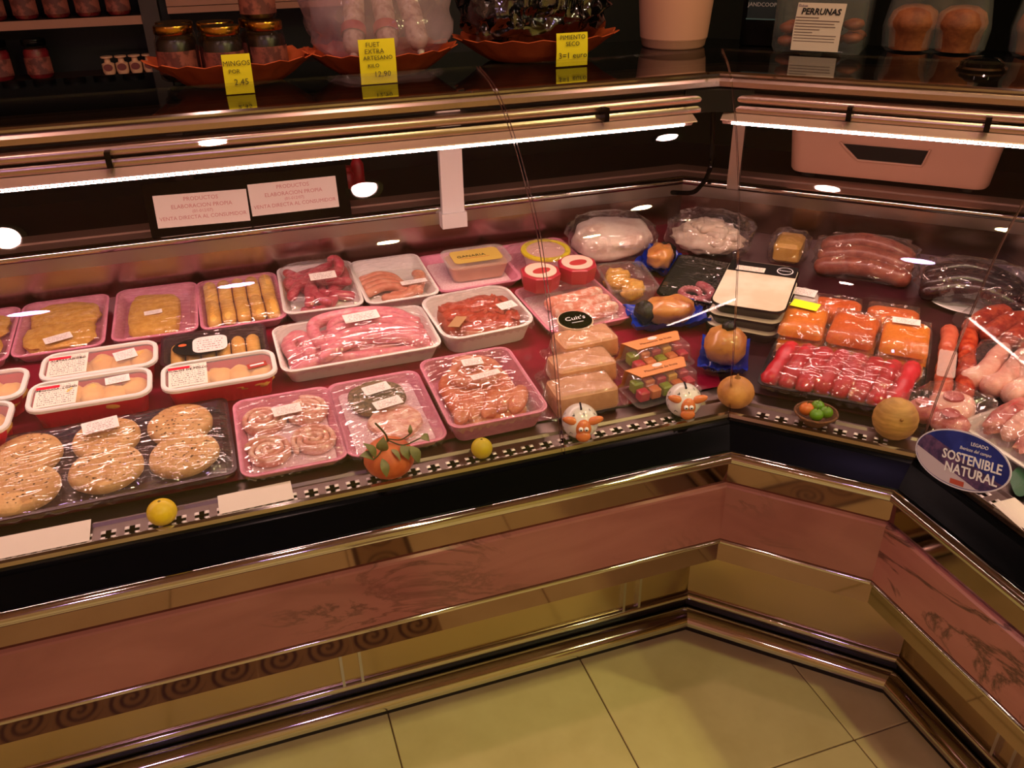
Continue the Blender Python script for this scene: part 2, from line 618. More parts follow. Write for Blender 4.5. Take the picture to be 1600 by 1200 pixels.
wall_warm = mat('warm_plaster', 'ecc8b6', rough=.8, var='e0baa6', vscale=3.)
wall_dark = mat('dark_panelling', '100d0f', rough=.5, var='0a0a0d', vscale=4., vstretch=(8, 8, .6))
ceil_m = mat('ceiling_plaster', 'c8a494', rough=.85)
mb = MB(); box(mb, RX0, RX1, RY0, RY1, RZ, RZ + .1); structure('ceiling', mb, ceil_m, 'plain ceiling with recessed downlights')
mb = MB(); box(mb, RX0, RX1, RY1, RY1 + .1, -.06, RZ); wall_back = structure('wall_back', mb, wall_dark, 'dark panelled wall behind the counter')
mb = MB(); box(mb, RX1, RX1 + .1, RY0, RY1, -.06, RZ); structure('wall_right', mb, wall_dark, 'dark panelled wall on the right')
mb = MB(); box(mb, RX0 - .1, RX0, RY0, RY1, -.06, RZ); structure('wall_left', mb, wall_warm, 'warm plaster wall on the left')
mb = MB(); box(mb, RX0, RX1, RY0 - .1, RY0, -.06, RZ); structure('wall_front', mb, mat('cream_yellow_plaster', 'eedc98', rough=.8, var='e2cc7c', vscale=3.), 'warm plaster wall behind the customer')

# ceiling downlights
for (x, y, (col, pw), lab) in SPOTS:
    t = thing('ceiling_downlight', lab, 'downlight', (x, y, RZ), group='recessed ceiling downlights')
    q = .08 if col[2] > .9 else .042
    mb = MB(); lathe(mb, [(q, 0), (q + .004, -.006), (q + .022, -.007), (q + .024, 0)], 32, cap0=False, cap1=False); mb.build('ring', chrome, t)
    mb = MB(); lathe(mb, [(q, -.001), (q * .75, -.002)], 32, cap0=False, cap1=True)
    nm = 'lamp_glow_%d_%d' % (int(col[2] * 100), int(pw * 10))
    mb.build('lamp', emit_mat(nm, col, pw), t, smooth=0)

# ------------------------------------------------------------------ the display counter, three arms
marble = marble_mat('rose_marble', '9c625e', '88504e', '34211f', 3.6, (1., 1., 2.6))
marble_c = marble_mat('veined_rose_marble', 'a66a62', '925852', '281a1a', 4.2, (1., .8, 2.4), (radians(-38), 0, 0), .30, .46)
fix_m = mat('fixture_aluminium', 'd0b0a4', rough=.38, metal=.5)
canopy_m = mat('canopy_steel', 'd0b8ae', rough=.26, metal=1.)
bumper_m = mat('bumper_black', '040507', rough=.22, spec=.07)
back_m = mat('back_panel_steel', 'b8a29a', rough=.2, metal=1.)
deck_b = mat('plum_deck_steel', '3a1420', rough=.3, var='2c0e18', vscale=8.)
deck_m = mat('crimson_deck_liner', '84122f', rough=.3, var='6a0e26', vscale=8.)
base_m = mat('brushed_base_steel', 'c0a884', rough=.22, metal=1.)
ledge_m = mat('ledge_steel', 'a88878', rough=.5, metal=.7)
glint_m = mat('glint_steel', 'e8e0dc', rough=.45, metal=.6)  # paler than the plate: glint on the embossed edges put into the colour
plate_m = mat('front_plate_steel', '84746e', rough=.3, metal=1.)
toe_m = mat('toe_kick', '191412', rough=.5)
led_m = emit_mat('led_strip_glow', LED_COLOR, LED_POWER)
lens_m = emit_mat('led_lens_glow', (1., .82, .78), 55.0)
GLASS_PTS = [(.046, .715), (.064, .77), (.078, .839), (.10, .91), (.13, .99), (.163, 1.064), (.194, 1.109), (.234, 1.153), (.27, 1.19), (.304, 1.219), (.343, 1.248), (.388, 1.272), (.43, 1.286), (.495, 1.298)]
gc = [(p.x, p.y) for p in catmull([(a, b, 0) for a, b in GLASS_PTS], 3)]
def offset_curve(pts, t):
    out = []
    for i in range(len(pts)):
        a, b = pts[max(0, i - 1)], pts[min(len(pts) - 1, i + 1)]
        dx, dz = b[0] - a[0], b[1] - a[1]
        l = hypot(dx, dz)
        out.append((pts[i][0] + dz / l * t, pts[i][1] - dx / l * t))
    return out
gi = offset_curve(gc, .005)
glass_loop = gc + gi[::-1]
def arc(cx, cz, r, a0, a1, n=8):
    return [(cx + r * cos(radians(a0 + (a1 - a0) * k / n)), cz + r * sin(radians(a0 + (a1 - a0) * k / n))) for k in range(n + 1)]

P_bumper = [(.056, .720), (.050, .7165), (.042, .712), (.038, .7108), (.034, .704), (.026, .692), (.017, .678), (.010, .667), (.02, .660)]
P_lip = [(.061, .7205), (.060, .7255), (.056, .7272), (.051, .7252), (.049, .719), (.056, .717)]
P_rail = arc(.002, .664, .012, 30, 330, 14)
P_strip1 = [(.009, .656), (.009, .60)]
P_marble = [(.012, .6025), (.002, .6005), (.0, .597), (-.003, .478), (.0, .474), (.012, .473)]
P_strip2 = [(.006, .466), (.006, .416), (.012, .411), (.25, .405)]
P_bead = arc(.0, .4695, .005, 80, 280, 8)
P_base = [(.246, .41), (.242, .09)]
P_trim = arc(.240, .086, .010, 70, 290, 10)
P_gap = [(.247, .082), (.247, .052)]
P_bull = [(.247 + .047 * cos(radians(a)), .024 + .034 * sin(radians(a))) for a in range(90, 181, 6)] + [(.202, .0215), (.207, .0205), (.216, .0205)]
P_toe = [(.212, .022), (.212, 0.)]
P_deck = [(.145, deck_z(.145)), (.885, deck_z(.885))]
P_back = [(.886, deck_z(.885) - .01), (.886, .896)]
P_backplate = [(.880, .872), (.880, .903), (.884, .905)]
P_rearrail = arc(.889, .908, .012, 250, 60, 14)
P_ledge = [(.893, .918), (.93, .921), (.933, .925), (.985, .925), (.988, .915), (.988, .2)]
P_work = [(.989, .9235), (1.245, .9235), (1.245, .2)]
P_shelf = [(.50, 1.246), (.50, 1.252), (1.0, 1.252), (1.0, 1.246)]
P_shelf_edge = [(.512, 1.2535), (.498, 1.2535), (.494, 1.250), (.494, 1.246), (.498, 1.243)]
P_fascia = [(.50, 1.243), (.492, 1.241), (.488, 1.236), (.488, 1.226), (.494, 1.222), (.52, 1.221)]
P_bar = [(.52, 1.2135), (.494, 1.2135)] + arc(.494, 1.2035, .0098, 90, 270, 8) + [(.50, 1.193)]
P_bar2 = [(.50, 1.1915), (.487, 1.1905), (.484, 1.186), (.484, 1.180), (.486, 1.177), (.51, 1.176)]
P_fix = [(.512, 1.1765), (.484, 1.1755), (.464, 1.1660), (.463, 1.1640), (.478, 1.1605), (.4805, 1.1585), (.486, 1.1525), (.486, 1.1525), (.495, 1.1575), (.565, 1.172), (.512, 1.1765)]
P_led = [(.4798, 1.1588), (.4802, 1.1548)]
P_dif = [(.4804, 1.1546), (.4840, 1.1530), (.490, 1.1525), (.4955, 1.1562)]

def cells(seg):
    """centres along an arm for the plus-shaped slots (distance along, in the arm's own frame)"""
    p = .0343
    if seg == 'A':
        return [XL + .03 + p * k for k in range(int((0. - XL - .05) / p))]
    if seg == 'B':
        return [.035 + p * k for k in range(7)]
    return [.03 + p * k for k in range(int((-.197 - YC - .06) / p))]

def grille(t, seg):
    """perforated front plate; d 0.056..0.145"""
    mb = MB()
    d0, d1, zc = .056, .100, GRZ
    ys = [d0, .0625, .0705, .0775, .0855, d1]
    def place(u, d, z):
        if seg == 'A':
            return (u, d, z)
        if seg == 'B':
            return (u * S2 + d * S2, -u * S2 + d * S2, z)
        return (S2 * LB + d, -S2 * LB - u, z)
    us = cells(seg)
    def u_lim(d):
        if seg == 'A':
            return XL, T8 * d
        if seg == 'B':
            return -T8 * d, LB + T8 * d
        return -T8 * d, -S2 * LB - YC
    a, b = us[0] - .01715, us[-1] + .01715
    def quad(u0, u1, v0, v1, z=zc):
        mb.add([place(u0, v0, z), place(u1, v0, z), place(u1, v1, z), place(u0, v1, z)], [(0, 1, 2, 3)])
    for u in us:
        xs = [u - .01715, u - .0105, u - .0038, u + .0038, u + .0105, u + .01715]
        for i in range(5):
            for j in range(5):
                hole = (i == 2 and 1 <= j <= 3) or (j == 2 and 1 <= i <= 3)
                if not hole:
                    quad(xs[i], xs[i + 1], ys[j], ys[j + 1])
    for (u0, dd0) in (('lo', 0), ('hi', 1)):
        L0, L1 = u_lim(d0), u_lim(d1)
        if u0 == 'lo':
            mb.add([place(L0[0], d0, zc), place(a, d0, zc), place(a, d1, zc), place(L1[0], d1, zc)], [(0, 1, 2, 3)])
        else:
            mb.add([place(b, d0, zc), place(L0[1], d0, zc), place(L1[1], d1, zc), place(b, d1, zc)], [(0, 1, 2, 3)])
    g = mb.build('grille', plate_m, t, smooth=0)
    # raised pale squares put in for the glints at each slot's embossed corners
    ms = MB()
    for u in us:
        for sx in (-1, 1):
            for sy in (-1, 1):
                cu, cd = u + sx * .0078, .074 + sy * .0078
                w = .0036
                vb = [place(cu - w, cd - w, zc), place(cu + w, cd - w, zc), place(cu + w, cd + w, zc), place(cu - w, cd + w, zc)]
                vt = [place(cu - w * .5, cd - w * .5, zc + .0014), place(cu + w * .5, cd - w * .5, zc + .0014), place(cu + w * .5, cd + w * .5, zc + .0014), place(cu - w * .5, cd + w * .5, zc + .0014)]
                ms.add(vb + vt, [(4, 5, 6, 7), (0, 1, 5, 4), (1, 2, 6, 5), (2, 3, 7, 6), (3, 0, 4, 7)])
    ms.build('slot_glints', glint_m, g, smooth=0, kind='stuff')
    # dark air duct under the slots
    mb = MB(); sweep(mb, [(.052, GRZ - .001), (.052, GRZ - .022), (.104, GRZ - .022), (.104, GRZ - .001)], seg); a1 = mb.build('air_duct', black_matt, t, smooth=0)
    mb = MB(); sweep(mb, [(.100, GRZ), (.104, GRZ + .0045), (.1075, GRZ + .0045), (.110, GRZ), (.147, GRZ + .002), (.147, GRZ - .004)], seg); a2 = mb.build('grille_border', plate_m, t, smooth=25)
    return [g, a1, a2]

ARMS = {'A': 'long left arm of the glass-fronted deli counter with three rows of trays',
        'B': 'short angled corner piece of the deli counter between the two long arms',
        'C': 'right arm of the deli counter with the blue oval sticker on its glass'}
arm = {}
for sg in 'ABC':
    t = thing('display_counter', ARMS[sg], 'counter', {'A': (-1., .3, 0), 'B': (.2, .1, 0), 'C': (.6, -.7, 0)}[sg], group='arms of the deli counter')
    arm[sg] = t
    base = Vector(t.location)
    def prt(name, prof, m, closed=False, sm=35, caps=False, parent=None, **kw):
        mb = MB(); sweep(mb, prof, sg, closed, caps=caps, **kw)
        mb.v = [(x - base.x, y - base.y, z) for x, y, z in mb.v]
        return mb.build(name, m, parent or t, smooth=sm)
    prt('bumper', P_bumper, bumper_m)
    prt('deck_lip', P_lip, chrome)
    prt('chrome_rail', P_rail, chrome)
    prt('mirror_strip', P_strip1, mirror_steel)
    prt('marble_panel', P_marble, marble_c if sg == 'C' else marble, sm=20)
    prt('bead', P_bead, chrome)
    prt('mirror_strip', P_strip2, mirror_steel, sm=20)
    prt('base_panel', P_base, base_m)
    prt('base_trim', P_trim, chrome)
    prt('base_groove', P_gap, toe_m)
    prt('base_moulding', P_bull, chrome)
    prt('toe_kick', P_toe, toe_m)
    prt('deck', P_deck, deck_m if sg == 'A' else deck_b)
    prt('back_panel', P_back, back_m)
    prt('back_plate', P_backplate, satin)
    prt('rear_rail', P_rearrail, chrome)
    prt('rear_ledge', P_ledge, ledge_m, sm=20)
    prt('rear_worktop', P_work, black_matt, sm=20)
    sh = prt('top_shelf', P_shelf, dark_glass, closed=True, sm=20)
    prt('shelf_edge', P_shelf_edge, chrome, parent=sh)
    prt('canopy_fascia', P_fascia, canopy_m)
    prt('canopy_bar', P_bar, canopy_m)
    prt('canopy_band', P_bar2, canopy_m)
    for ch in grille(t, sg):
        ch.location = (-base.x, -base.y, 0)
    # light fixture, ends short of the corners
    for (nm, pr, m, cl) in (('light_fixture', P_fix, white_pl, True), ('diffuser', P_dif, led_m, False), ('led_strip', P_led, lens_m, False)):
        mb = MB()
        a, b = [], []
        ins0 = 0. if nm == 'light_fixture' else .02
        for (d, z) in pr:
            p, q = seg_ends(sg, .48)
            dx, dy = (q[0] - p[0]), (q[1] - p[1])
            l = hypot(dx, dy); ux, uy = dx / l, dy / l
            nx, ny = -uy, ux
            e0 = .012 if sg == 'B' else (.05 if sg == 'C' else .02)
            e1 = .03 if sg == 'B' else (.02 if sg == 'C' else .055)
            e0 += ins0; e1 += ins0
            k = d - .48
            a.append((p[0] + ux * e0 + nx * k - base.x, p[1] + uy * e0 + ny * k - base.y, z))
            b.append((q[0] - ux * e1 + nx * k - base.x, q[1] - uy * e1 + ny * k - base.y, z))
        n = len(pr)
        f = [(i, (i + 1) % n, n + (i + 1) % n, n + i) for i in range(n if cl else n - 1)]
        if cl:
            f += [tuple(range(n - 1, -1, -1)), tuple(range(n, 2 * n))]
        mb.add(a + b, f)
        if nm == 'light_fixture':
            fx = mb.build(nm, fix_m, t, smooth=20)
        elif nm == 'diffuser':
            mb.build(nm, led_m, fx, smooth=0)
        else:
            mb.build(nm, lens_m, fx, smooth=0)
            # lens dots over the strip
            md = MB()
            na, nb = (Vector(a[0]) + Vector(a[1])) / 2, (Vector(b[0]) + Vector(b[1])) / 2
            cnt = int((nb - na).length / .0062)
            dv = (nb - na).normalized()
            wv = (Vector(a[1]) - Vector(a[0])).normalized()
            nv = dv.cross(wv)
            inw = Vector((-dv.y, dv.x, 0))
            for i in range(cnt):
                c = na.lerp(nb, (i + .5) / cnt) - inw * .0006
                h = dv * .0013; w = wv * .0021
                md.add([c - h - w, c + h - w, c + h + w, c - h + w], [(0, 1, 2, 3)])
            md.build('led_divider', white_pl, fx, smooth=0, kind='stuff')
    # glass
    if sg == 'A':
        spans = [(XL, -.3135), (-.3105, None)]
    else:
        spans = [(None, None)]
    for (x0, x1) in spans:
        mb = MB()
        a, b = [], []
        for (d, z) in glass_loop:
            p, q = seg_ends(sg, d)
            if x0 is not None: p = (x0, d)
            if x1 is not None: q = (x1, d)
            dx, dy = q[0] - p[0], q[1] - p[1]; l = hypot(dx, dy); e = .0012
            a.append((p[0] + dx / l * e - base.x, p[1] + dy / l * e - base.y, z)); b.append((q[0] - dx / l * e - base.x, q[1] - dy / l * e - base.y, z))
        n = len(glass_loop)
        f = [(i, (i + 1) % n, n + (i + 1) % n, n + i) for i in range(n)]
        mb.add(a + b, f)
        pane = mb.build('glass_pane', glass, t, smooth=30)
        nh = len(gc)
        for src, nm2 in ((a, 0), (b, 1)):
            if sg == 'A' and x0 == XL and nm2 == 0:
                continue
            if sg == 'C' and nm2 == 1:
                continue
            me = MB(); me.add(src, [(i, i + 1, n - 2 - i, n - 1 - i) for i in range(nh - 1)])
            me.build('polished_edge', glass_edge, pane, smooth=30)

# base pilaster strips and clips, struts, cable
def arm_pt(sg, u, d, z):
    p, q = seg_ends(sg, 0.)
    if sg == 'A':
        return Vector((u, d, z))
    if sg == 'B':
        return Vector((u * S2 + d * S2, -u * S2 + d * S2, z))
    return Vector((S2 * LB + d, -S2 * LB - u, z))
def arm_box(sg, u0, u1, d0, d1, z0, z1, name, m, bev=.0):
    t = arm[sg]
    mb = MB()
    v = [arm_pt(sg, u, d, z) - Vector(t.location) for z in (z0, z1) for d in (d0, d1) for u in (u0, u1)]
    mb.add(v, [(0, 2, 3, 1), (4, 5, 7, 6), (0, 1, 5, 4), (2, 6, 7, 3), (0, 4, 6, 2), (1, 3, 7, 5)])
    return mb.build(name, m, t, smooth=0)
for sg, us in (('A', [-1.52, -.735, -.695, -.075, -.035]), ('C', [.165, .205])):
    for u in us:
        arm_box(sg, u - .003, u + .003, .232, .244, .095, .40, 'panel_joint', chrome)
for sg, us in (('A', [-1.55, -.97, -.06]), ('B', [.06, .30]), ('C', [.3, .9])):
    for u in us:
        arm_box(sg, u - .005, u + .005, .462, .492, 1.181, 1.207, 'glass_clip', black_gloss)
arm_box('A', -.305, -.25, .858, .876, .875, 1.246, 'shelf_strut', white_pl)
arm_box('A', -.309, -.246, .850, .880, .868, .905, 'strut_foot', white_pl)
arm_box('A', -1.85, -1.795, .858, .876, .875, 1.246, 'shelf_strut', white_pl)
arm_box('B', -.245, -.215, .868, .886, .905, 1.246, 'shelf_strut', satin)
arm_box('C', .25, .305, .858, .876, .875, 1.246, 'shelf_strut', white_pl)
mb = MB()
tb = Vector(arm['B'].location)
cab = [Vector((.405, .83, 1.10)), Vector((.41, .83, 1.03)), Vector((.415, .83, .97)), Vector((.40, .82, .935)), Vector((.37, .80, .915)), Vector((.34, .79, .905)), Vector((.29, .80, .908))]
tube(mb, [p - tb for p in catmull(cab, 5)], .006, 8); mb.build('power_cable', black_gloss, arm['B'])
# small dark cover at the corner of the canopy
mb = MB()
v = []
for z in (1.178, 1.222):
    for d in (.497, .53):
        p = ab(d); v += [(p[0] - .075 - tb.x, d - tb.y, z), (p[0] + .075 * S2 - tb.x, d - .075 * S2 - tb.y, z)]
mb.add(v, [(0, 2, 3, 1), (4, 5, 7, 6), (0, 1, 5, 4), (2, 6, 7, 3), (0, 4, 6, 2), (1, 3, 7, 5)])
mb.build('corner_cover', black_matt, arm['B'], smooth=0)

# ------------------------------------------------------------------ packed food: builders
def tray_part(root, w, d, h, m, ins=.012, th=.003, lip=.004, r=.02, name='tray', n=4, sc=0):
    mb = MB()
    if sc:   # fluted foot, as on the moulded trays
        base_loop = rr(w - 2 * ins, d - 2 * ins, r * .8, 0, n=4)
        # resample the loop finely
        P = []
        for i in range(len(base_loop)):
            a, b = Vector(base_loop[i]), Vector(base_loop[(i + 1) % len(base_loop)])
            k = max(1, int((b - a).length / .004))
            P += [a.lerp(b, j / k) for j in range(k)]
        def ring(sx, sy, z, amp):
            out = []
            for i, p in enumerate(P):
                q = amp * (1. if (i // 2) % 2 else 0.)
                out.append((p.x * (sx - q), p.y * (sy - q * 1.6), z))
            return out
        fx, fy = w / (w - 2 * ins), d / (d - 2 * ins)
        secs = [ring(1, 1, 0, .03), ring(1.02, 1.03, h * .3, .03), ring(1.03, 1.05, h * .42, .0), ring(fx * .985, fy * .98, h * .97, 0), ring(fx * .96, fy * .94, h * .97, 0), ring(.97, .95, th, 0)]
        loft(mb, secs)
        return mb.build(name, m, root, smooth=35)
    secs = [rr(w - 2 * ins, d - 2 * ins, r * .8, 0, n=n), rr(w, d, r, h, n=n)]
    if lip:
        secs += [rr(w + 2 * lip, d + 2 * lip, r + lip, h, n=n), rr(w + 2 * lip, d + 2 * lip, r + lip, h + .0022, n=n)]
    secs += [rr(w - 2 * th, d - 2 * th, r, h + .0022, n=n), rr(w - 2 * ins - 2 * th, d - 2 * ins - 2 * th, r * .7, th, n=n)]
    loft(mb, secs)
    return mb.build(name, m, root, smooth=35)

def film_part(root, w, d, z, top, seed=0, m=None, skirt=.014, wr=.0016, name='cling_film', fr=9., p=3., fan=1., crease=.0034):
    off = Vector((seed * 3.7, seed * 1.3, 0))
    def zf(u, v):
        e = (1 - abs(u) ** p) * (1 - abs(v) ** p)
        q = z + (top - z) * e ** .75
        q += wr * mn.noise(Vector((u * fr * .5, v * fr, 0)) + off) * (.3 + e)
        # taut creases running across the pack, strongest towards the customer
        mk = max(0., min(1., .55 - .45 * v + 1.1 * mn.noise(Vector((u * 1.7, v * 1.3, 3.)) + off)))
        q += crease * mk * e ** .4 * (mn.noise(Vector((u * 1.6 + .8 * v, v * d * 58, 1.)) + off) + .5 * mn.noise(Vector((u * 3.1 - 1.5 * v, v * d * 120, 7.)) + off))
        # pleats gathered towards the front and back edges
        q += fan * wr * .7 * sin(u * 46 + 9 * mn.noise(Vector((u * 3, v * 2, 5.)) + off)) * max(0., abs(v) - .45) * (1 - abs(u) ** 6)
        return q
    mb = MB()
    sheet(mb, w, d, zf, 36, 72, skirt)
    return mb.build(name, m or film, root, smooth=60)

def slip_part(root, w, d, loc, rot=0., tilt=0., m=None, name='price_slip', roll=0.):
    """paper slip lying on the pack, centre at loc"""
    mb = MB()
    box(mb, -w / 2, w / 2, -d / 2, d / 2, 0, .0006)
    o = mb.build(name, m or slip, root, smooth=0)
    o.location = loc
    o.rotation_euler = Euler((radians(tilt), radians(roll), radians(rot)))
    return o

def meander(rng, cx, cy, ang, length, bend, z, hw, hd, n=4):
    pts = []
    x, y = cx - cos(ang) * length / 2, cy - sin(ang) * length / 2
    a = ang - bend / 2
    for k in range(n + 1):
        pts.append((max(-hw, min(hw, x)), max(-hd, min(hd, y)), z + rng.uniform(-.002, .003)))
        x += cos(a) * length / n; y += sin(a) * length / n
        a += bend / n + rng.uniform(-.25, .25)
    return pts

def sausage(root, pts, r, m, name='sausage', wob=.08, seed=0):
    mb = MB()
    tube(mb, catmull(pts, 5), r, 10, rfun=lambda s: 1 + wob * mn.noise(Vector((s * 7, seed * 2.3, 0))))
    return mb.build(name, m, root, smooth=80)

# food colours
sau_pink = mat('fresh_sausage_pink', 'd8788a', rough=.32, var='e8a0a4', vscale=70., vlo=.42, vhi=.66, sss=.1, bump=.2, bscale=90.)
sau_dark = mat('fresh_sausage_dark', 'b8384e', rough=.32, var='d4727a', vscale=80., vlo=.45, vhi=.72, sss=.1, bump=.2, bscale=90.)
sau_orange = mat('seasoned_sausage', 'd68468', rough=.32, var='e6a688', vscale=70., vlo=.42, vhi=.66, sss=.1, bump=.2, bscale=90.)
batter = mat('breaded_crumb', 'e6b454', rough=.75, var='d49c3e', vscale=90., bump=.6, bscale=300.)
croq = mat('fried_croquette', 'e8b458', rough=.65, var='d8a044', vscale=40., bump=.3, bscale=260.)
yolk = mat('pale_yellow_roll', 'eec066', rough=.5, var='e0aa50', vscale=25., bump=.15, bscale=120.)
burger_m = mat('burger_mince', 'e6bc80', rough=.62, var='d6a468', vscale=45., bump=.5, bscale=160.)
burger_spot = mat('burger_herb_speck', '4a341c', rough=.7)
veg_m = mat('spinach_patty', '8c7450', rough=.6, var='5e5238', vscale=110., bump=.7, bscale=240.)
mince_red = mat('red_marinated_mince', 'a8321e', rough=.34, var='c8553a', vscale=60., vlo=.4, vhi=.68, bump=.6, bscale=120.)
mince_or = mat('orange_marinated_meat', 'd07048', rough=.35, var='e2926a', vscale=60., bump=.4, bscale=120.)
bacon_m = mat('meat_roll', 'dc9884', rough=.45, var='f2d0ba', vscale=55., vlo=.42, vhi=.62, bump=.3, bscale=140.)
meat_pale = mat('pale_raw_pork', 'e2a294', rough=.3, var='eec4b4', vscale=22., vlo=.4, vhi=.65, sss=.1, bump=.25, bscale=60.)
meat_red = mat('raw_pork_lean', 'b04a4a', rough=.3, var='d48a80', vscale=35., vlo=.42, vhi=.62, bump=.2, bscale=80.)
loin_red = mat('marinated_loin', 'b8162a', rough=.35, var='cc2c3c', vscale=30., bump=.2, bscale=90.)
tripe_m = mat('cleaned_tripe', 'ecd8c6', rough=.4, var='dcc2ae', vscale=24., sss=.1, bump=.6, bscale=70.)
squid_m = mat('cooked_octopus', 'b85a68', rough=.25, var='d08088', vscale=50.)
ham_m = mat('roast_ham_hock', 'c88a4c', rough=.3, var='94482c', vscale=18., vlo=.46, vhi=.66, bump=.3, bscale=60., coat=.4)
cheese_m = mat('cheese_block', 'd6a850', rough=.4, var='c89640', vscale=14.)
sob_m = mat('orange_spread', 'e8860c', rough=.4, var='dc7408', vscale=16., bump=.2, bscale=50.)
sob2_m = mat('red_orange_spread', 'd8640e', rough=.4, var='c4500c', vscale=16., bump=.2, bscale=50.)
chor_m = mat('cured_chorizo', '9c2a18', rough=.3, var='c05030', vscale=60., bump=.3, bscale=90.)
morc_m = mat('blood_sausage', '241214', rough=.25, var='38191c', vscale=30., bump=.3, bscale=60.)
brsaus_m = mat('cured_brown_sausage', 'a4604c', rough=.3, var='8a4438', vscale=40., bump=.4, bscale=60.)
foie_m = mat('pate_block', 'dca880', rough=.45, var='cf9870', vscale=30.)
blue_pl = mat('blue_bag_plastic', '0c2fae', rough=.22)
black_pl = mat('black_tray_plastic', '0b0b0e', rough=.25)
dark_tray = mat('dark_plum_tray', '33141e', rough=.3, var='4a2430', vscale=200.)
net_m = mat('black_netting', '0c0a0a', rough=.4, bump=.9, bscale=160.)

FT = 'wrapped foam trays in the counter'
RT = 'lidded red chicken trays'

def foam_pack(label, cat, x, y, w, d, rot, fm, h=.022, pad=None, name='wrapped_meat_tray', lift=0., group=FT, r=.02):
    t = on_deck(name, label, cat, x, y, rot, lift, group=group)
    tray_part(t, w, d, h, fm, r=r)
    if pad:
        mb = MB(); loft(mb, [rr(w - .032, d - .032, .012, .004), rr(w - .03, d - .03, .012, .0055)]); mb.build('absorbent_pad', pad, t)
    return t

# --- back row of the left arm -------------------------------------------------
def breaded(label, x, y, w, d, rot, seed, sl):
    t = foam_pack(label, 'breaded meat', x, y, w, d, rot, foam_pink, name='breaded_fillet_tray')
    rng = random.Random(seed)
    for k in range(2):
        mb = MB(); blob(mb, (rng.uniform(-.004, .004), (k - .5) * d * .36, .017), (w * .40, d * .24, .012), seed + k, .16, 2.2, 26, 10, power=.62)
        mb.build('breaded_fillet', batter, t, smooth=70)
    film_part(t, w, d, .0245, .033, seed)
    slip_part(t, sl[2], sl[3], (sl[0], sl[1], .0335), sl[4])
    return t
breaded('pink tray of breaded fillets cut off by the left frame edge, back row', -1.342, .735, .165, .225, 0, 1, (.0, -.06, .05, .024, 5))
breaded('pink tray of flat golden breaded fillets, second from left in the back row', -1.166, .741, .166, .225, 0, 3, (.0, -.078, .052, .026, 18))
t = foam_pack('pink tray with one square golden breaded slab and small centred label', 'breaded meat', -.981, .745, .163, .225, -1, foam_pink, name='breaded_fillet_tray')
mb = MB(); blob(mb, (-.004, -.01, .016), (.052, .085, .014), 8, .10, 2., 26, 10, power=.45); mb.build('breaded_slab', batter, t, smooth=70)
film_part(t, .163, .225, .0245, .032, 8); slip_part(t, .036, .017, (-.004, -.026, .0325), 6)
t = foam_pack('pink tray of pale yellow cheese rolls lying side by side', 'stuffed rolls', -.806, .74, .170, .225, 1, foam_pink, name='cheese_roll_tray')
for k in range(5):
    for j in range(2):
        xx = -.060 + .0305 * k
        mb = MB(); tube(mb, [(xx, -.088 + j * .092, .022 + .002 * (k % 2)), (xx + .001, -.05 + j * .092, .0235), (xx, -.012 + j * .092, .022)], .0145, 12); mb.build('cheese_roll', yolk, t, smooth=80)
film_part(t, .170, .225, .0245, .040, 11, p=5.)

def sausage_pile(t, n, hw, hd, z0, r, length, m, seed, angs, bend=.9, name='sausage'):
    rng = random.Random(seed)
    for k in range(n):
        a = rng.choice(angs) + rng.uniform(-.3, .3)
        lay = 0 if k < n * .5 else (1 if k < n * .85 else 1.7)
        sausage(t, meander(rng, rng.uniform(-hw, hw) * .55, rng.uniform(-hd, hd) * .75, a, length * rng.uniform(.7, 1.1), rng.uniform(-bend, bend), z0 + r + lay * r * 1.5, hw, hd), r * rng.uniform(.92, 1.08), m, name, seed=k)
t = foam_pack('white tray heaped with dark pink fresh sausages, back row', 'sausages', -.632, .742, .166, .225, -2, foam_white, h=.028, name='sausage_tray')
sausage_pile(t, 13, .064, .092, .006, .0115, .16, sau_dark, 21, [1.5, 1.2, 1.9, .6, 2.6], 1.6)
film_part(t, .166, .225, .0305, .062, 21, p=4.); slip_part(t, .058, .030, (.010, -.02, .0635), 3, tilt=4)
t = foam_pack('white tray half filled with pale orange curled sausages, back row', 'sausages', -.463, .732, .160, .215, 1, foam_white, h=.028, name='sausage_tray')
rngp = random.Random(5)
for k in range(4):
    sausage(t, [(-.068, .03 - .022 * k, .018), (-.03, .028 - .02 * k, .026), (.0, .005 - .016 * k, .026), (.018, -.035 - .008 * k, .020), (.045, -.062 + .002 * k, .019)], .0105, sau_orange, seed=k)
for k in range(4):
    sausage(t, [(-.035 + .02 * k, -.075 + .006 * k, .02), (.0 + .015 * k, -.085 + .01 * k, .021), (.03 + .012 * k, -.06 + .02 * k, .024), (.058, -.02 + .012 * k, .022)], .0105, sau_orange, seed=k + 9)
film_part(t, .160, .215, .0305, .038, 5); slip_part(t, .060, .018, (.036, -.052, .0385), 2)

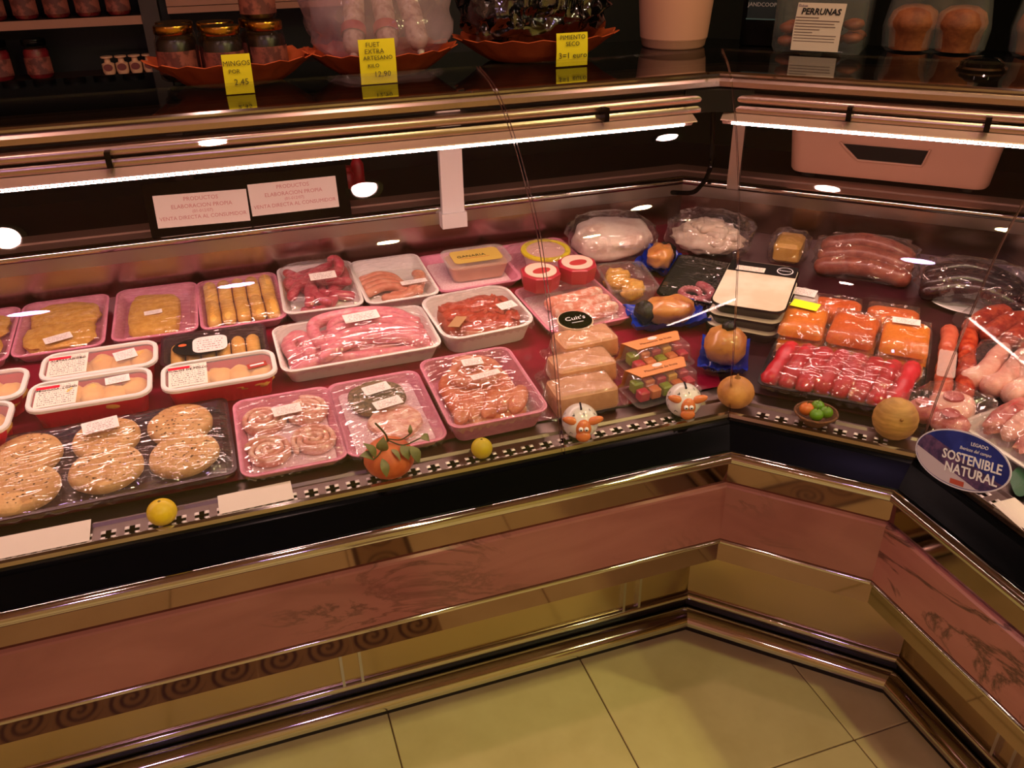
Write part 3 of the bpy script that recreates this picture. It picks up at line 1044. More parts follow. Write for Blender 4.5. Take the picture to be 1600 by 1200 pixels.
# tub on pink tray
t = foam_pack('empty pink tray under the clear tub with the yellow label', 'tray', -.278, .742, .20, .19, 2, foam_pink, h=.02, name='foam_tray', pad=pad_pink)
tub = on_deck('pate_tub', 'clear rectangular tub with yellow printed label, back row', 'tub', -.262, .735, 0, .006)
tray_part(tub, .15, .095, .045, lidclear, ins=.012, th=.002, r=.02, lip=.005)
mb = MB(); loft(mb, [rr(.122, .068, .015, .004), rr(.14, .086, .018, .038)]); mb.build('pate_filling', foie_m, tub)
mb = MB(); loft(mb, [rr(.158, .103, .024, .0475), rr(.158, .103, .024, .0495)]); mb.build('lid', lidclear, tub)
ylab = mat('yellow_tub_label', 'd8b858', rough=.5)
mb = MB(); loft(mb, [rr(.118, .066, .012, .0498), rr(.118, .066, .012, .0503)]); lb = mb.build('label', ylab, tub)
text(tub, 'GANARIA', .016, (-.012, .0, .0505), (0, 0, 0), ink_black)
mb = MB(); box(mb, -.04, .03, -.0115, -.0105, .0503, .0506); mb.build('underline', ink_red, tub, smooth=0)

# yellow-lidded round tub in a bag on a pink tray
t = foam_pack('pink tray beneath the bagged round tub with yellow ring', 'tray', -.088, .735, .175, .215, 4, foam_pink, h=.018, name='foam_tray')
yel = mat('yellow_ring_plastic', 'd8c430', rough=.35)
tub = on_deck('round_tub', 'round pink tub with yellow ring lid inside a clear bag', 'tub', -.085, .735, 4, .006)
mb = MB(); lathe(mb, [(.046, 0), (.055, .03), (.058, .034)], 32); mb.build('tub_body', white_pl, tub)
mb = MB(); lathe(mb, [(.047, .034), (.058, .034), (.061, .037), (.060, .041), (.050, .0425), (.047, .040)], 32, cap0=False, cap1=False); mb.build('lid_ring', yel, tub)
mb = MB(); lathe(mb, [(.048, .034), (.048, .0395), (.02, .0405)], 32); mb.build('lid_disc', mat('pink_lid', 'e8b8b0', rough=.4), tub)
film_part(tub, .16, .205, .012, .05, 31, m=film2, skirt=.004, wr=.004, name='clear_bag', p=2.2)

# --- middle row: lidded chicken trays -----------------------------------------
def chicken_tray(label, x, y, w, d, rot, seed, slipspec=None, title='', sticker=False, cards=True, lift=0.):
    t = on_deck('chicken_tray', label, 'chicken', x, y, rot, lift, group=RT)
    tray_part(t, w - .012, d - .012, .046, red_pl, ins=.010, sc=1, name='tray', r=.02)
    mb = MB()
    secs = [rr(w - .004, d - .004, .026, .0445), rr(w, d, .028, .046), rr(w, d, .028, .051), rr(w - .004, d - .004, .026, .053), rr(w - .016, d - .016, .02, .053), rr(w - .018, d - .018, .02, .0485)]
    loft(mb, secs, cap0=False, cap1=False); mb.build('rim', white_pl, t, smooth=30)
    rng = random.Random(seed)
    for k in range(5):
        mb = MB(); blob(mb, (-w * .34 + k * w * .17, rng.uniform(-.008, .008), .030 + rng.uniform(0, .005)), (.026, d * .34, .016), seed + k, .22, 2., 16, 9)
        mb.build('chicken_piece', yolk if seed % 2 else croq, t, smooth=80)
    mb = MB(); loft(mb, [rr(w - .017, d - .017, .02, .0495), rr(w - .017, d - .017, .02, .0505)]); mb.build('lid', lidclear, t, smooth=30)
    if cards:
        cd = slip_part(t, w * .33, d - .026, (-w * .27, -.001, .0512), 0, m=card, name='product_card')
        mb = MB(); box(mb, -w * .165, w * .02, .0, .008, .0007, .0012); rb = mb.build('red_banner', red_pl, cd, smooth=0); rb.location = (0, d * .5 - .026, 0)
        if title:
            text(cd, title, .0085, (0, d * .5 - .031, .0012), (0, 0, 0), ink_black)
    if slipspec:
        slip_part(t, *slipspec)
    if sticker:
        st = slip_part(t, .036, .017, (w * .33, -.004, .0512), 8, m=mat('red_sticker', 'a83c34', rough=.4), name='round_sticker')
        mb = MB(); box(mb, -.013, .013, -.001, .004, .0007, .001); mb.build('sticker_print', ink_white, st, smooth=0)
    return t
chicken_tray('lidded red chicken tray, upper of the two cut by the left frame edge', -1.300, .487, .205, .105, -2, 1, cards=False)
chicken_tray('lidded red chicken tray, lower of the two cut by the left frame edge', -1.312, .381, .205, .100, -2, 3, cards=False)
chicken_tray('lidded red tray of golden chicken with label card, rear of the left pair', -1.076, .520, .208, .098, 0, 2, ((.040), .034, (.045, .004, .0515), 14), 'ALETAS ADOBO')
chicken_tray('lidded red tray of chicken pieces, front of the left pair', -1.087, .420, .210, .098, 0, 5, ((.042), .024, (.045, .018, .0515), 6), 'PECHUGA  LOMO')
chicken_tray('lidded red tray with label card and small red sticker, beside white sausage tray', -.863, .415, .208, .100, 0, 7, None, 'MUSLOS DE POLLO', True)
# black tray of croquettes
t = on_deck('croquette_tray', 'black tray of golden croquettes with an oval white label', 'croquettes', -.868, .537, -1)
tray_part(t, .196, .115, .036, dark_tray, ins=.012, r=.015)
for k in range(6):
    xx = -.072 + .029 * k
    mb = MB(); tube(mb, [(xx, -.028, .022), (xx, .0, .025), (xx, .020, .023)], .0135, 12); mb.build('croquette', croq, t, smooth=80)
film_part(t, .196, .115, .0385, .041, 41)
mb = MB(); loft(mb, [[(.054 * cos(a) - .025, .034 * sin(a) - .006, .0418) for a in [2 * pi * k / 32 for k in range(32)]], [(.054 * cos(a) - .025, .034 * sin(a) - .006, .0424) for a in [2 * pi * k / 32 for k in range(32)]]])
bl = mb.build('black_oval', black_matt, t)
mb = MB(); loft(mb, [rr(.066, .060, .016, .0425, -.008, -.004), rr(.066, .060, .016, .043, -.008, -.004)]); mb.build('white_label', slip, t)
mb = MB(); loft(mb, [[(.008 * cos(a) - .060, .005 * sin(a) + .004, z) for a in [2 * pi * k / 16 for k in range(16)]] for z in (.0425, .0429)]); mb.build('orange_emblem', mat('orange_emblem', 'd86a3c', rough=.5), t)

# large white tray of pink sausages
t = foam_pack('large white tray of long pink sausages under cling film, middle row', 'sausages', -.594, .485, .312, .176, 1, foam_white, h=.034, name='sausage_tray', r=.022)
rng = random.Random(77)
for k in range(5):
    y0 = -.062 + .028 * k
    sausage(t, [(-.13, y0, .02), (-.06, y0 + rng.uniform(-.012, .012), .024), (.02, y0 + rng.uniform(-.012, .012), .023), (.09, y0 + rng.uniform(-.008, .008), .021), (.135, y0, .019)], .0135, sau_pink, seed=k)
for k in range(4):
    y0 = -.05 + .03 * k
    sausage(t, [(-.075 + .01 * k, y0 - .02, .042), (-.03, y0 + .008, .047), (.03, y0 + .016, .047), (.085, y0 + .004, .043), (.12, y0 - .016, .036)], .013, sau_pink, seed=k + 7)
sausage(t, [(-.075, -.02, .044), (-.082, .02, .052), (-.07, .055, .05), (-.03, .068, .05), (.03, .066, .05), (.09, .05, .046), (.125, .02, .036)], .0135, sau_pink, seed=31)
sausage(t, [(-.128, -.03, .03), (-.135, .01, .034), (-.115, .035, .036), (-.095, .01, .036), (-.1, -.035, .034)], .0145, sau_pink, seed=33)
film_part(t, .312, .176, .0365, .066, 77, p=3.4, wr=.003, fan=1.6); slip_part(t, .072, .033, (.018, .022, .0675), 3, tilt=2)
# white tray of red mince
t = foam_pack('deep white tray of brick-red marinated mince with small label', 'minced meat', -.332, .500, .196, .186, 4, foam_white, h=.042, name='minced_meat_tray', r=.035)
rng = random.Random(15)
mb = MB(); blob(mb, (.004, -.004, .024), (.082, .076, .026), 15, .14, 2.4, 36, 16, power=.62); mb.build('mince_heap', mince_red, t, smooth=70)
for k in range(48):
    mb = MB(); blob(mb, (rng.uniform(-.066, .07), rng.uniform(-.06, .06), rng.uniform(.040, .048)), (rng.uniform(.008, .014), rng.uniform(.006, .011), .007), 40 + k, .5, 2.4, 10, 6, rot=(0, 0, rng.uniform(0, 3))); mb.build('meat_chunk', mince_red, t, smooth=70)
film_part(t, .196, .186, .0445, .056, 15, p=4.)
slip_part(t, .040, .028, (.060, -.022, .0565), 8)
slip_part(t, .026, .046, (-.062, -.052, .0575), -42, m=mat('brown_card', 'a8825a', rough=.6), name='paper_tab', roll=-10)

# pink tray with tins, white-rind rolls
t = foam_pack('pink tray of pale meat rolls below the two red paste tins', 'meat rolls', -.108, .508, .195, .205, 4, foam_pink, h=.02, pad=pad_pink, name='meat_roll_tray')
roll_m = mat('crumbed_meat_roll', 'dc8e74', rough=.6, var='f0d4c4', vscale=60., vlo=.45, vhi=.6, bump=.5, bscale=160.)
for k in range(3):
    mb = MB(); tube(mb, [(-.045, -.062 + .037 * k, .022), (.015, -.06 + .037 * k, .023), (.07, -.052 + .037 * k, .022)], .0175, 12, sz=.9); mb.build('meat_roll', roll_m, t, smooth=80)
film_part(t, .195, .205, .0225, .042, 52)
def tin(label, x, y, rot, lift):
    t = on_deck('pate_tin', label, 'tin', x, y, rot, lift, group='red eight-sided paste tins')
    mb = MB(); lathe(mb, [(.040, 0), (.042, .002), (.046, .030), (.046, .036), (.043, .038)], 8); mb.build('tin_body', mat('red_tin', 'a8283a', rough=.35), t, smooth=20)
    mb = MB(); lathe(mb, [(.036, .0382), (.036, .0398)], 32); mb.build('tin_lid', mat('cream_lid', 'e8c8b4', rough=.4), t, smooth=20)
    mb = MB(); loft(mb, [[(.022 * cos(a), .013 * sin(a) - .004, z) for a in [2 * pi * k / 20 for k in range(20)]] for z in (.0399, .0403)]); mb.build('lid_emblem', mat('red_emblem', 'b43c3c', rough=.5), t, smooth=20)
    return t
tin('red eight-sided paste tin with cream lid, nearer the minced meat', -.160, .570, 12, .040)
tin('red eight-sided paste tin with cream lid, nearer the black octopus tray', -.066, .584, 8, .040)
tub = on_deck('cheese_tub', 'small round cheese tub with black lid lettered in white', 'tub', -.150, .392, 2)
mb = MB(); lathe(mb, [(.032, 0), (.036, .04), (.038, .045), (.038, .048)], 32); mb.build('tub_body', mat('cream_tub', 'e4cfae', rough=.4), tub)
mb = MB(); lathe(mb, [(.0355, .0482), (.0355, .0505), (.034, .0508)], 32); mb.build('lid', black_gloss, tub)
text(tub, "Cuit's", .020, (0, .004, .0510), (0, 0, 0), ink_white, shear=.2)
mb = MB(); box(mb, -.013, .013, -.013, -.0115, .0508, .0511); mb.build('lid_line', ink_white, tub, smooth=0)

# --- front row ----------------------------------------------------------------
t = on_deck('burger_tray', 'dark film-wrapped tray of six large speckled burgers', 'burgers', -1.062, .250, 1, group=FT)
tray_part(t, .405, .222, .018, dark_tray, ins=.012, r=.012)
rng = random.Random(9)
spk_me = None
for k, (bx, by, bz, br) in enumerate([(-.125, .050, .006, .058), (.0, .058, .006, .056), (.122, .060, .006, .056), (-.125, -.048, .012, .060), (.005, -.040, .014, .058), (.125, -.036, .010, .057)]):
    def fxo(r, z, a, k=k):
        return r * (1 + .05 * mn.noise(Vector((cos(a) * 1.6, sin(a) * 1.6, k * 3.1))))
    mb = MB(); lathe(mb, [(br * .86, bz), (br * .985, bz + .003), (br, bz + .008), (br * .97, bz + .014), (br * .88, bz + .0185), (br * .5, bz + .020), (br * .1, bz + .0205)], 36, bx, by, fx=fxo)
    b = mb.build('burger', burger_m, t, smooth=50)
    ms = MB()
    for q in range(60):
        a, rr_ = rng.uniform(0, 2 * pi), br * .85 * sqrt(rng.random())
        x, y, s_ = bx + rr_ * cos(a), by + rr_ * sin(a), rng.uniform(.0010, .0028)
        z = bz + .0206 - .0016 * (rr_ / br) ** 4
        ms.add([(x - s_, y, z), (x, y - s_ * .7, z), (x + s_, y, z), (x, y + s_ * .7, z), (x, y, z + .0007)], [(0, 1, 4), (1, 2, 4), (2, 3, 4), (3, 0, 4)])
    ms.build('herb_specks', burger_spot, b, smooth=0, kind='stuff')
film_part(t, .405, .222, .0205, .040, 91, p=3., wr=.003, fan=1.8); slip_part(t, .058, .036, (-.005, .068, .0385), 8)

t = foam_pack('pink tray of four spiral meat rolls with a label', 'meat rolls', -.761, .235, .170, .222, 0, foam_pink, h=.018, pad=pad_pink, name='spiral_roll_tray')
for k, (bx, by) in enumerate([(-.040, .045), (.036, .050), (-.040, -.050), (.040, -.042)]):
    mb = MB()
    pts = []
    for q in range(64):
        a = q / 63 * 2 * pi * 3.1 + k
        r_ = .004 + .0345 * q / 63
        pts.append((bx + r_ * cos(a), by + r_ * sin(a), .015))
    tube(mb, pts, .0052, 8, sz=2.0, rfun=lambda s, k=k: 1 + .18 * mn.noise(Vector((s * 26, k * 2., 0))))
    mb.build('spiral_roll', bacon_m, t, smooth=80)
film_part(t, .170, .222, .0205, .032, 61, fan=1.4); slip_part(t, .050, .028, (.004, .040, .0325), 4)

t = foam_pack('pink tray with one green herb patty and one pink patty', 'patties', -.588, .236, .170, .226, 1, foam_pink, h=.018, pad=pad_pink, name='patty_tray')
for nm, mm, (bx, by), br, sd in (('herb_patty', veg_m, (-.004, .052), .055, 3), ('pink_patty', bacon_m, (.012, -.032), .050, 6)):
    def fxo(r, z, a, sd=sd):
        return r * (1 + .10 * mn.noise(Vector((cos(a) * 1.8, sin(a) * 1.8, sd))))
    mb = MB(); lathe(mb, [(br * .9, .006), (br, .012), (br * .95, .019), (br * .7, .023), (br * .1, .0235)], 36, bx, by, fx=fxo); mb.build(nm, mm, t, smooth=50)
film_part(t, .170, .226, .0205, .030, 63, fan=.8)
slip_part(t, .050, .028, (-.002, .060, .0305), 10); slip_part(t, .052, .026, (.008, .008, .0305), 10)

t = foam_pack('pink tray of coiled sausage and orange marinated meat with two labels', 'marinated meat', -.405, .232, .178, .226, 1, foam_pink, h=.040, name='marinated_meat_tray')
mb = MB(); blob(mb, (.0, .0, .016), (.07, .094, .012), 4, .05, 2., 24, 10, power=.5); mb.build('meat_bed', mince_or, t, smooth=70)
pts = []
for q in range(50):
    a = q / 49 * 2 * pi * 2.3
    r_ = .010 + .045 * q / 49
    pts.append((-.002 + r_ * cos(a), .052 + r_ * sin(a) * .85, .036))
mb = MB(); tube(mb, pts, .0105, 10); mb.build('coiled_sausage', sau_orange, t, smooth=80)
for k in range(5):
    mb = MB(); blob(mb, (-.05 + .026 * k, -.050 + .008 * (k % 2), .030), (.018, .046, .013), 70 + k, .2, 2., 14, 9, rot=(0, 0, -.5)); mb.build('meat_strip', mince_or, t, smooth=80)
film_part(t, .180, .228, .0425, .054, 65, p=4., wr=.0025, fan=1.4)
slip_part(t, .040, .024, (.002, .062, .0545), -3); slip_part(t, .058, .016, (.012, .012, .0545), 8)

# --- the corner: cheese blocks, fruit packs, bags -------------------------------
def bagged(t, c, rad, seed, m=None, amp=.16, power=.7, name='clear_bag'):
    mb = MB(); blob(mb, c, rad, seed, amp, 3.2, 30, 16, power=power, flat=.96); return mb.build(name, m or film2, t, smooth=50)
def crumple(mb, w, d, seed, amp=.012, n=14, z=0.):
    v, f = [], []
    for j in range(n + 1):
        for i in range(n + 1):
            u, t_ = -1 + 2 * i / n, -1 + 2 * j / n
            q = 1 + .14 * mn.noise(Vector((u * 2, t_ * 2, seed)))
            e = max(abs(u), abs(t_))
            v.append((u * w / 2 * q, t_ * d / 2 * q, z + amp * (1.2 * e ** 3 + .8 * mn.noise(Vector((u * 4, t_ * 4, seed + 9.))) * e + .1)))
    for j in range(n):
        for i in range(n):
            a = j * (n + 1) + i
            f.append((a, a + 1, a + n + 2, a + n + 1))
    m_ = len(v)
    v += [(x, y, zz - .0012) for x, y, zz in v]
    f += [tuple(i + m_ for i in q[::-1]) for q in f]
    return mb.add(v, f)

for k, (x, y, lab) in enumerate([(-.150, .338, 'beige pate block in a clear bag, rearmost of the three'), (-.192, .256, 'beige pate block in a clear bag, middle of the three'), (-.226, .174, 'beige pate block in a clear bag, frontmost of the three, behind a pig bank')]):
    t = on_deck('pate_block_pack', lab, 'pate', x, y, 4 - 2 * k, .0005, group='bagged pate blocks')
    mb = MB(); secs = [rr(.122, .070, .008, .002), rr(.126, .074, .008, .010), rr(.122, .066, .008, .040), rr(.112, .056, .006, .044)]; loft(mb, secs)
    mb.build('pate_block', foie_m, t, smooth=35)
    mb = MB()
    def zf(u, v_, k=k):
        e = max(0., 1 - max(abs(u) / .78, abs(v_) / .9) ** 6)
        return .004 + .044 * min(1., e * 1.6) + .004 * mn.noise(Vector((u * 6, v_ * 6, k * 4.)))
    sheet(mb, .172, .080, zf, 30, 18, .002); mb.build('vacuum_bag', film2, t, smooth=60)

jelly = {'red': mat('red_fruit_cube', 'c03048', rough=.3, sss=.1), 'green': mat('green_fruit_cube', '8a9a2c', rough=.3, sss=.1), 'yellow': mat('yellow_fruit_cube', 'e0a83c', rough=.3, sss=.1), 'orange': mat('orange_fruit_cube', 'd87a48', rough=.3, sss=.1)}
sleeve_m = mat('orange_sleeve', 'e8985c', rough=.5)
for k, (x, y, lab) in enumerate([(-.030, .252, 'clear fruit cube pack with orange sleeve, rear one'), (-.066, .160, 'clear fruit cube pack with orange sleeve, front one behind a pig bank')]):
    t = on_deck('fruit_cube_pack', lab, 'fruit pack', x, y, 6, group='orange sleeved fruit packs')
    mb = MB(); loft(mb, [rr(.135, .068, .012, 0), rr(.140, .074, .012, .006), rr(.150, .080, .014, .007), rr(.150, .080, .014, .009), rr(.136, .070, .012, .010), rr(.126, .058, .01, .046), rr(.120, .052, .01, .048)]); mb.build('blister_box', boxclear, t, smooth=30)
    cols = ['red', 'orange', 'green', 'orange', 'red', 'yellow']
    for q in range(5):
        mb = MB(); box(mb, -.062 + .0255 * q, -.041 + .0255 * q, -.026, -.006, .008, .030, .003); mb.build('fruit_cube', jelly[cols[q]], t, smooth=40)
        mb = MB(); box(mb, -.062 + .0255 * q, -.041 + .0255 * q, -.002, .018, .012, .036, .003); mb.build('fruit_cube', jelly[cols[(q + 2) % 6]], t, smooth=40)
    # sleeve: bent card band over the back half
    mb = MB()
    pr = [(-.004, .0495), (.024, .0500), (.034, .046), (.041, .012), (.042, .002)]
    a = [(-.064, y_, z_) for y_, z_ in pr] + [(-.064, y_, z_ + .0012) for y_, z_ in pr[::-1]]
    b = [(.064, y_, z_) for y_, z_ in pr] + [(.064, y_, z_ + .0012) for y_, z_ in pr[::-1]]
    # tapering shoulders
    a[0] = (-.05, a[0][1], a[0][2]); a[-1] = (-.05, a[-1][1], a[-1][2]); b[0] = (.05, b[0][1], b[0][2]); b[-1] = (.05, b[-1][1], b[-1][2])
    a[4] = (-.08, a[4][1], a[4][2]); a[5] = (-.08, a[5][1], a[5][2]); b[4] = (.08, b[4][1], b[4][2]); b[5] = (.08, b[5][1], b[5][2])
    loft(mb, [a, b]); sl = mb.build('sleeve', sleeve_m, t, smooth=20)
    text(t, 'Macedonia de fruta', .0095, (.002, .0105, .0512), (0, 0, 0), mat('brown_ink', '7a4424', rough=.6))
    mb = MB(); loft(mb, [[(.011 * cos(a_), .0055 * sin(a_) + .021, z) for a_ in [2 * pi * q / 20 for q in range(20)]] for z in (.0513, .0518)]); mb.build('oval_logo', ink_white, t, smooth=20)

# bag of tripe, breaded box
t = on_deck('meat_bag', 'puffy clear bag of white meat at the back of the corner', 'meat', .100, .762, 0)
mb = MB(); blob(mb, (0, 0, .042), (.098, .078, .040), 3, .2, 1.8, 28, 14, power=.75); mb.build('white_meat', mat('white_meat', 'eedccf', rough=.4, var='dcbcae', vscale=16.), t, smooth=70)
bagged(t, (0, 0, .046), (.108, .088, .048), 3)
t = on_deck('breaded_box', 'clear box of orange breaded pieces under taut film', 'breaded meat', .044, .548, -8)
tray_part(t, .108, .135, .045, boxclear, ins=.008, th=.002, r=.012)
rng = random.Random(12)
for k in range(7):
    mb = MB(); blob(mb, (rng.uniform(-.026, .026), -.045 + .015 * k, .026 + .003 * (k % 2)), (.026, .019, .018), k + 3, .3, 2.2, 14, 9); mb.build('breaded_piece', batter, t, smooth=80)
film_part(t, .108, .135, .0475, .054, 12, fan=2., wr=.003)
# tripe heap
t = on_deck('tripe_bag', 'heap of pale folded tripe in a clear bag, at the back corner', 'tripe', .345, .700, 0)
mb = MB(); blob(mb, (0, 0, .03), (.088, .066, .030), 5, .25, 3., 30, 14); mb.build('tripe_core', tripe_m, t, smooth=70)
rng = random.Random(31)
for k in range(22):
    a = rng.uniform(0, 2 * pi); q = rng.uniform(.1, .95)
    cx, cy = .066 * q * cos(a), .046 * q * sin(a)
    cz = .036 + .032 * (1 - q * q)
    pts = [(cx + .020 * cos(s * 1.9 + a), cy + .015 * sin(s * 1.9 + a), cz + .004 * sin(s * 3)) for s in range(4)]
    mb = MB(); tube(mb, catmull(pts, 4), .0105, 8); mb.build('tripe_fold', tripe_m, t, smooth=80)
bagged(t, (.004, .006, .042), (.106, .084, .050), 9)

# ham hocks in blue bags
def hock(label, x, y, rot, L_, r_, sd, net_end=-1, upright=False, lift=0.):
    t = on_deck('ham_hock', label, 'ham hock', x, y, rot, lift, group='ham hocks in blue bags')
    mb = MB(); crumple(mb, L_ * 1.45, r_ * 3., sd, .022); mb.build('blue_bag', blue_pl, t, smooth=35)
    mb = MB()
    if upright:
        blob(mb, (0, 0, .006 + r_ * .92), (r_, r_ * .95, r_ * .92), sd, .10, 1.8, 26, 16, power=.9)
    else:
        blob(mb, (.006, 0, .006 + r_ * .85), (L_ * .5, r_ * .95, r_ * .85), sd, .2, 1.8, 26, 14, power=.85)
    mb.build('ham', ham_m, t, smooth=80)
    mb = MB()
    if upright:
        blob(mb, (.004, .006, .010 + r_ * 1.8), (r_ * .34, r_ * .32, r_ * .24), sd + 2, .3, 3., 14, 8)
    else:
        blob(mb, (net_end * L_ * .42, 0, .004 + r_ * .85), (r_ * .62, r_ * .86, r_ * .80), sd + 2, .3, 3., 16, 10)
    mb.build('black_net', net_m, t, smooth=60)
    return t
hock('glossy brown ham hock with black netted end on a blue bag, below octopus tray', .066, .396, -8, .116, .033, 2)
hock('orange-brown ham hock in a blue bag squeezed beside the tripe bag', .176, .640, 40, .080, .032, 6, 1)
hock('round golden ham hock on blue bag, behind the pale onion', .104, .212, 10, .066, .042, 8, upright=True)

# black octopus tray
t = on_deck('octopus_tray', 'black tray with a pink octopus arm', 'octopus', .205, .505, -42, seg='A')
tray_part(t, .135, .218, .034, black_pl, ins=.012, r=.010)
pts = []
for q in range(40):
    a = q / 39 * 2 * pi * 1.15 + .5
    r_ = .014 + .030 * q / 39
    pts.append((.002 + r_ * cos(a) * 1.05, -.045 + r_ * sin(a), .020))
mb = MB(); tube(mb, pts, .0115, 10, rfun=lambda s: .55 + .5 * s); arm_o = mb.build('octopus_arm', squid_m, t, smooth=80)
ms = MB()
for q in range(2, 38, 2):
    p = pts[q]
    lathe(ms, [(.0028, p[2] + .008 * (.55 + .5 * q / 39) + .001), (.0030, p[2] + .0125 * (.55 + .5 * q / 39)), (.0016, p[2] + .0125 * (.55 + .5 * q / 39) + .0006)], 8, p[0], p[1])
ms.build('suckers', mat('octopus_sucker', 'd8949a', rough=.3), arm_o, kind='stuff')
film_part(t, .135, .218, .0365, .038, 17, fan=2.)

# stacked black-and-white vacuum trays
for k, lab in enumerate(['black-rimmed white tray at the bottom of the corner stack', 'black-rimmed white tray in the middle of the corner stack', 'white lidded tray with black printed band, top of the corner stack']):
    t = on_deck('vacuum_tray', lab, 'tray', .256 + .001 * k, .350, -2 + 2 * k, .027 * k, seg='B', group='stacked vacuum trays')
    tray_part(t, .150, .215, .021, black_pl, ins=.010, r=.022, lip=.003)
    mb = MB(); loft(mb, [rr(.138, .203, .02, .0236), rr(.142, .207, .022, .0246), rr(.150, .215, .024, .0248), rr(.150, .215, .024, .0256), rr(.1, .16, .02, .0262)]); mb.build('lid', mat('cream_lid_film', 'e6d9c4', rough=.3, var='d8c8ae', vscale=12.), t, smooth=30)
    if k == 2:
        mb = MB(); box(mb, -.074, .074, .052, .104, .0264, .0270); bd = mb.build('black_band', black_matt, t, smooth=0)
        slip_part(t, .062, .022, (-.025, .068, .0272), 0, m=card, name='white_panel')
        mb = MB(); lathe(mb, [(.0175, .0272), (.0175, .0276)], 28, .048, .078); mb.build('round_seal', ink_white, t, smooth=20)
        mb = MB(); lathe(mb, [(.0155, .0277), (.0155, .0280)], 28, .048, .078); mb.build('seal_centre', black_matt, t, smooth=20)
        text(t, 'Premium', .007, (.048, .078, .0281), (0, 0, 0), ink_white)

# --- the angled middle arm -------------------------------------------------------
t = on_deck('cheese_block', 'upright yellow cheese block in a clear bag at the back', 'cheese', .502, .575, 0, seg='B')
mb = MB(); box(mb, -.032, .032, -.045, .040, .001, .05, .008); mb.build('cheese', cheese_m, t, smooth=40)
bagged(t, (0, -.002, .028), (.046, .060, .032), 12, power=.5)
t = on_deck('cured_sausage_bag', 'clear bag of thick brown cured sausages', 'sausages', .612, .430, 0, seg='B')
for k in range(3):
    y0 = -.044 + .042 * k
    sausage(t, [(-.088, y0, .022 + .008 * k), (-.03, y0 + .010, .028 + .012 * k), (.03, y0 + .004, .028 + .012 * k), (.085, y0 - .006, .022 + .008 * k)], .022, brsaus_m, seed=k + 3)
bagged(t, (0, 0, .038), (.116, .078, .040), 14, power=.6)
plate = on_deck('oval_plate', 'white oval plate beneath the black pudding', 'plate', .735, .205, 0, seg='B')
mb = MB(); lathe(mb, [(.06, 0), (.075, .004), (.098, .012), (.1, .0135), (.098, .0145), (.072, .007), (.05, .005)], 40, fx=lambda r, z, a: r * (1 + .12 * cos(2 * a))); mb.build('plate_dish', white_pl, plate)
t = on_deck('blood_sausage_bag', 'clear bag of nearly black blood sausages on the white plate', 'sausages', .724, .222, 0, .010, seg='B')
for k in range(4):
    y0 = -.048 + .032 * k
    sausage(t, [(-.082, y0 - .006, .022), (-.02, y0 + .01, .034 + .006 * (k % 2)), (.04, y0 + .004, .034), (.085, y0 - .008, .022)], .020, morc_m, seed=k + 21)
bagged(t, (0, 0, .036), (.108, .074, .038), 16, power=.6)

# vacuum packs of orange spread: 3 below, 3 above, and a flat rear row
def vac_pack(label, x, y, rot, lift, w, d, h, m, seed, sp=None, spm=None):
    t = on_deck('spread_pack', label, 'vacuum pack', x, y, rot, lift, seg='B', group='vacuum packs of orange spread')
    mb = MB(); loft(mb, [rr(w - .020, d - .020, .008, .001), rr(w - .006, d - .008, .012, .007), rr(w - .008, d - .012, .014, h - .011), rr(w - .022, d - .028, .014, h - .003), rr(w - .05, d - .06, .012, h)]); mb.build('spread_block', m, t, smooth=50)
    mb = MB()
    def zf(u, v):
        e = max(0., 1 - max(abs(u), abs(v)) ** 9)
        return .003 + (h - .001) * min(1., e * 1.5) + .003 * mn.noise(Vector((u * 5, v * 5, seed * 2.)))
    sheet(mb, w, d, zf, 22, 22, .001, r=.004); mb.build('vacuum_bag', film2, t, smooth=60)
    if sp:
        slip_part(t, sp[0], sp[1], (sp[2], sp[3], h + .0045), sp[4], m=spm)
    return t
fw = Vector((S2, S2)); al = Vector((S2, -S2))
def bpos(u, d):
    p = al * u + fw * d
    return p.x, p.y
for k, lab in enumerate(['lower', 'lower', 'lower']):
    x, y = bpos(.052 + .098 * k, .348 - .004 * k)
    vac_pack(['orange spread pack at the bottom, next to the vacuum tray stack', 'orange spread pack at the bottom, middle of three', 'orange spread pack at the bottom, next to the red links'][k], x, y, 0, 0, .096, .150, .028, sob_m, k + 2)
    x, y = bpos(.050 + .098 * k, .366)
    vac_pack(['orange spread pack on top with a neon yellow note', 'orange spread pack on top, without a note, middle of three', 'orange spread pack on top with a white price slip'][k], x, y, (2, -2, 1)[k], .033, .094, .128, .028, sob_m if k != 1 else sob2_m, k + 12,
             [(.056, .032, -.004, .036, -10), None, (.052, .024, -.004, .036, 2)][k], [neon_paper, None, slip][k])
for k in range(2):
    x, y = bpos(.10 + .115 * k, .484)
    vac_pack(['flat reddish spread pack in the rear row, left one', 'flat reddish spread pack in the rear row, right one'][k], x, y, 3, 0, .11, .080, .040, sob2_m, 30 + k)
t = on_deck('meat_pouch', 'milky plastic pouch with a white note on the rear packs', 'pouch', *bpos(.030, .490), 10, .0, seg='B')
mb = MB(); blob(mb, (0, 0, .025), (.034, .036, .024), 8, .2, 2., 20, 12, power=.6); mb.build('pouch', clear_mat('milky_pouch', f0=.05, rough=.15, haze=.45, hazecol=(.9, .8, .76), bump=.5), t, smooth=60)
slip_part(t, .05, .034, (.0, .0, .0505), -14)

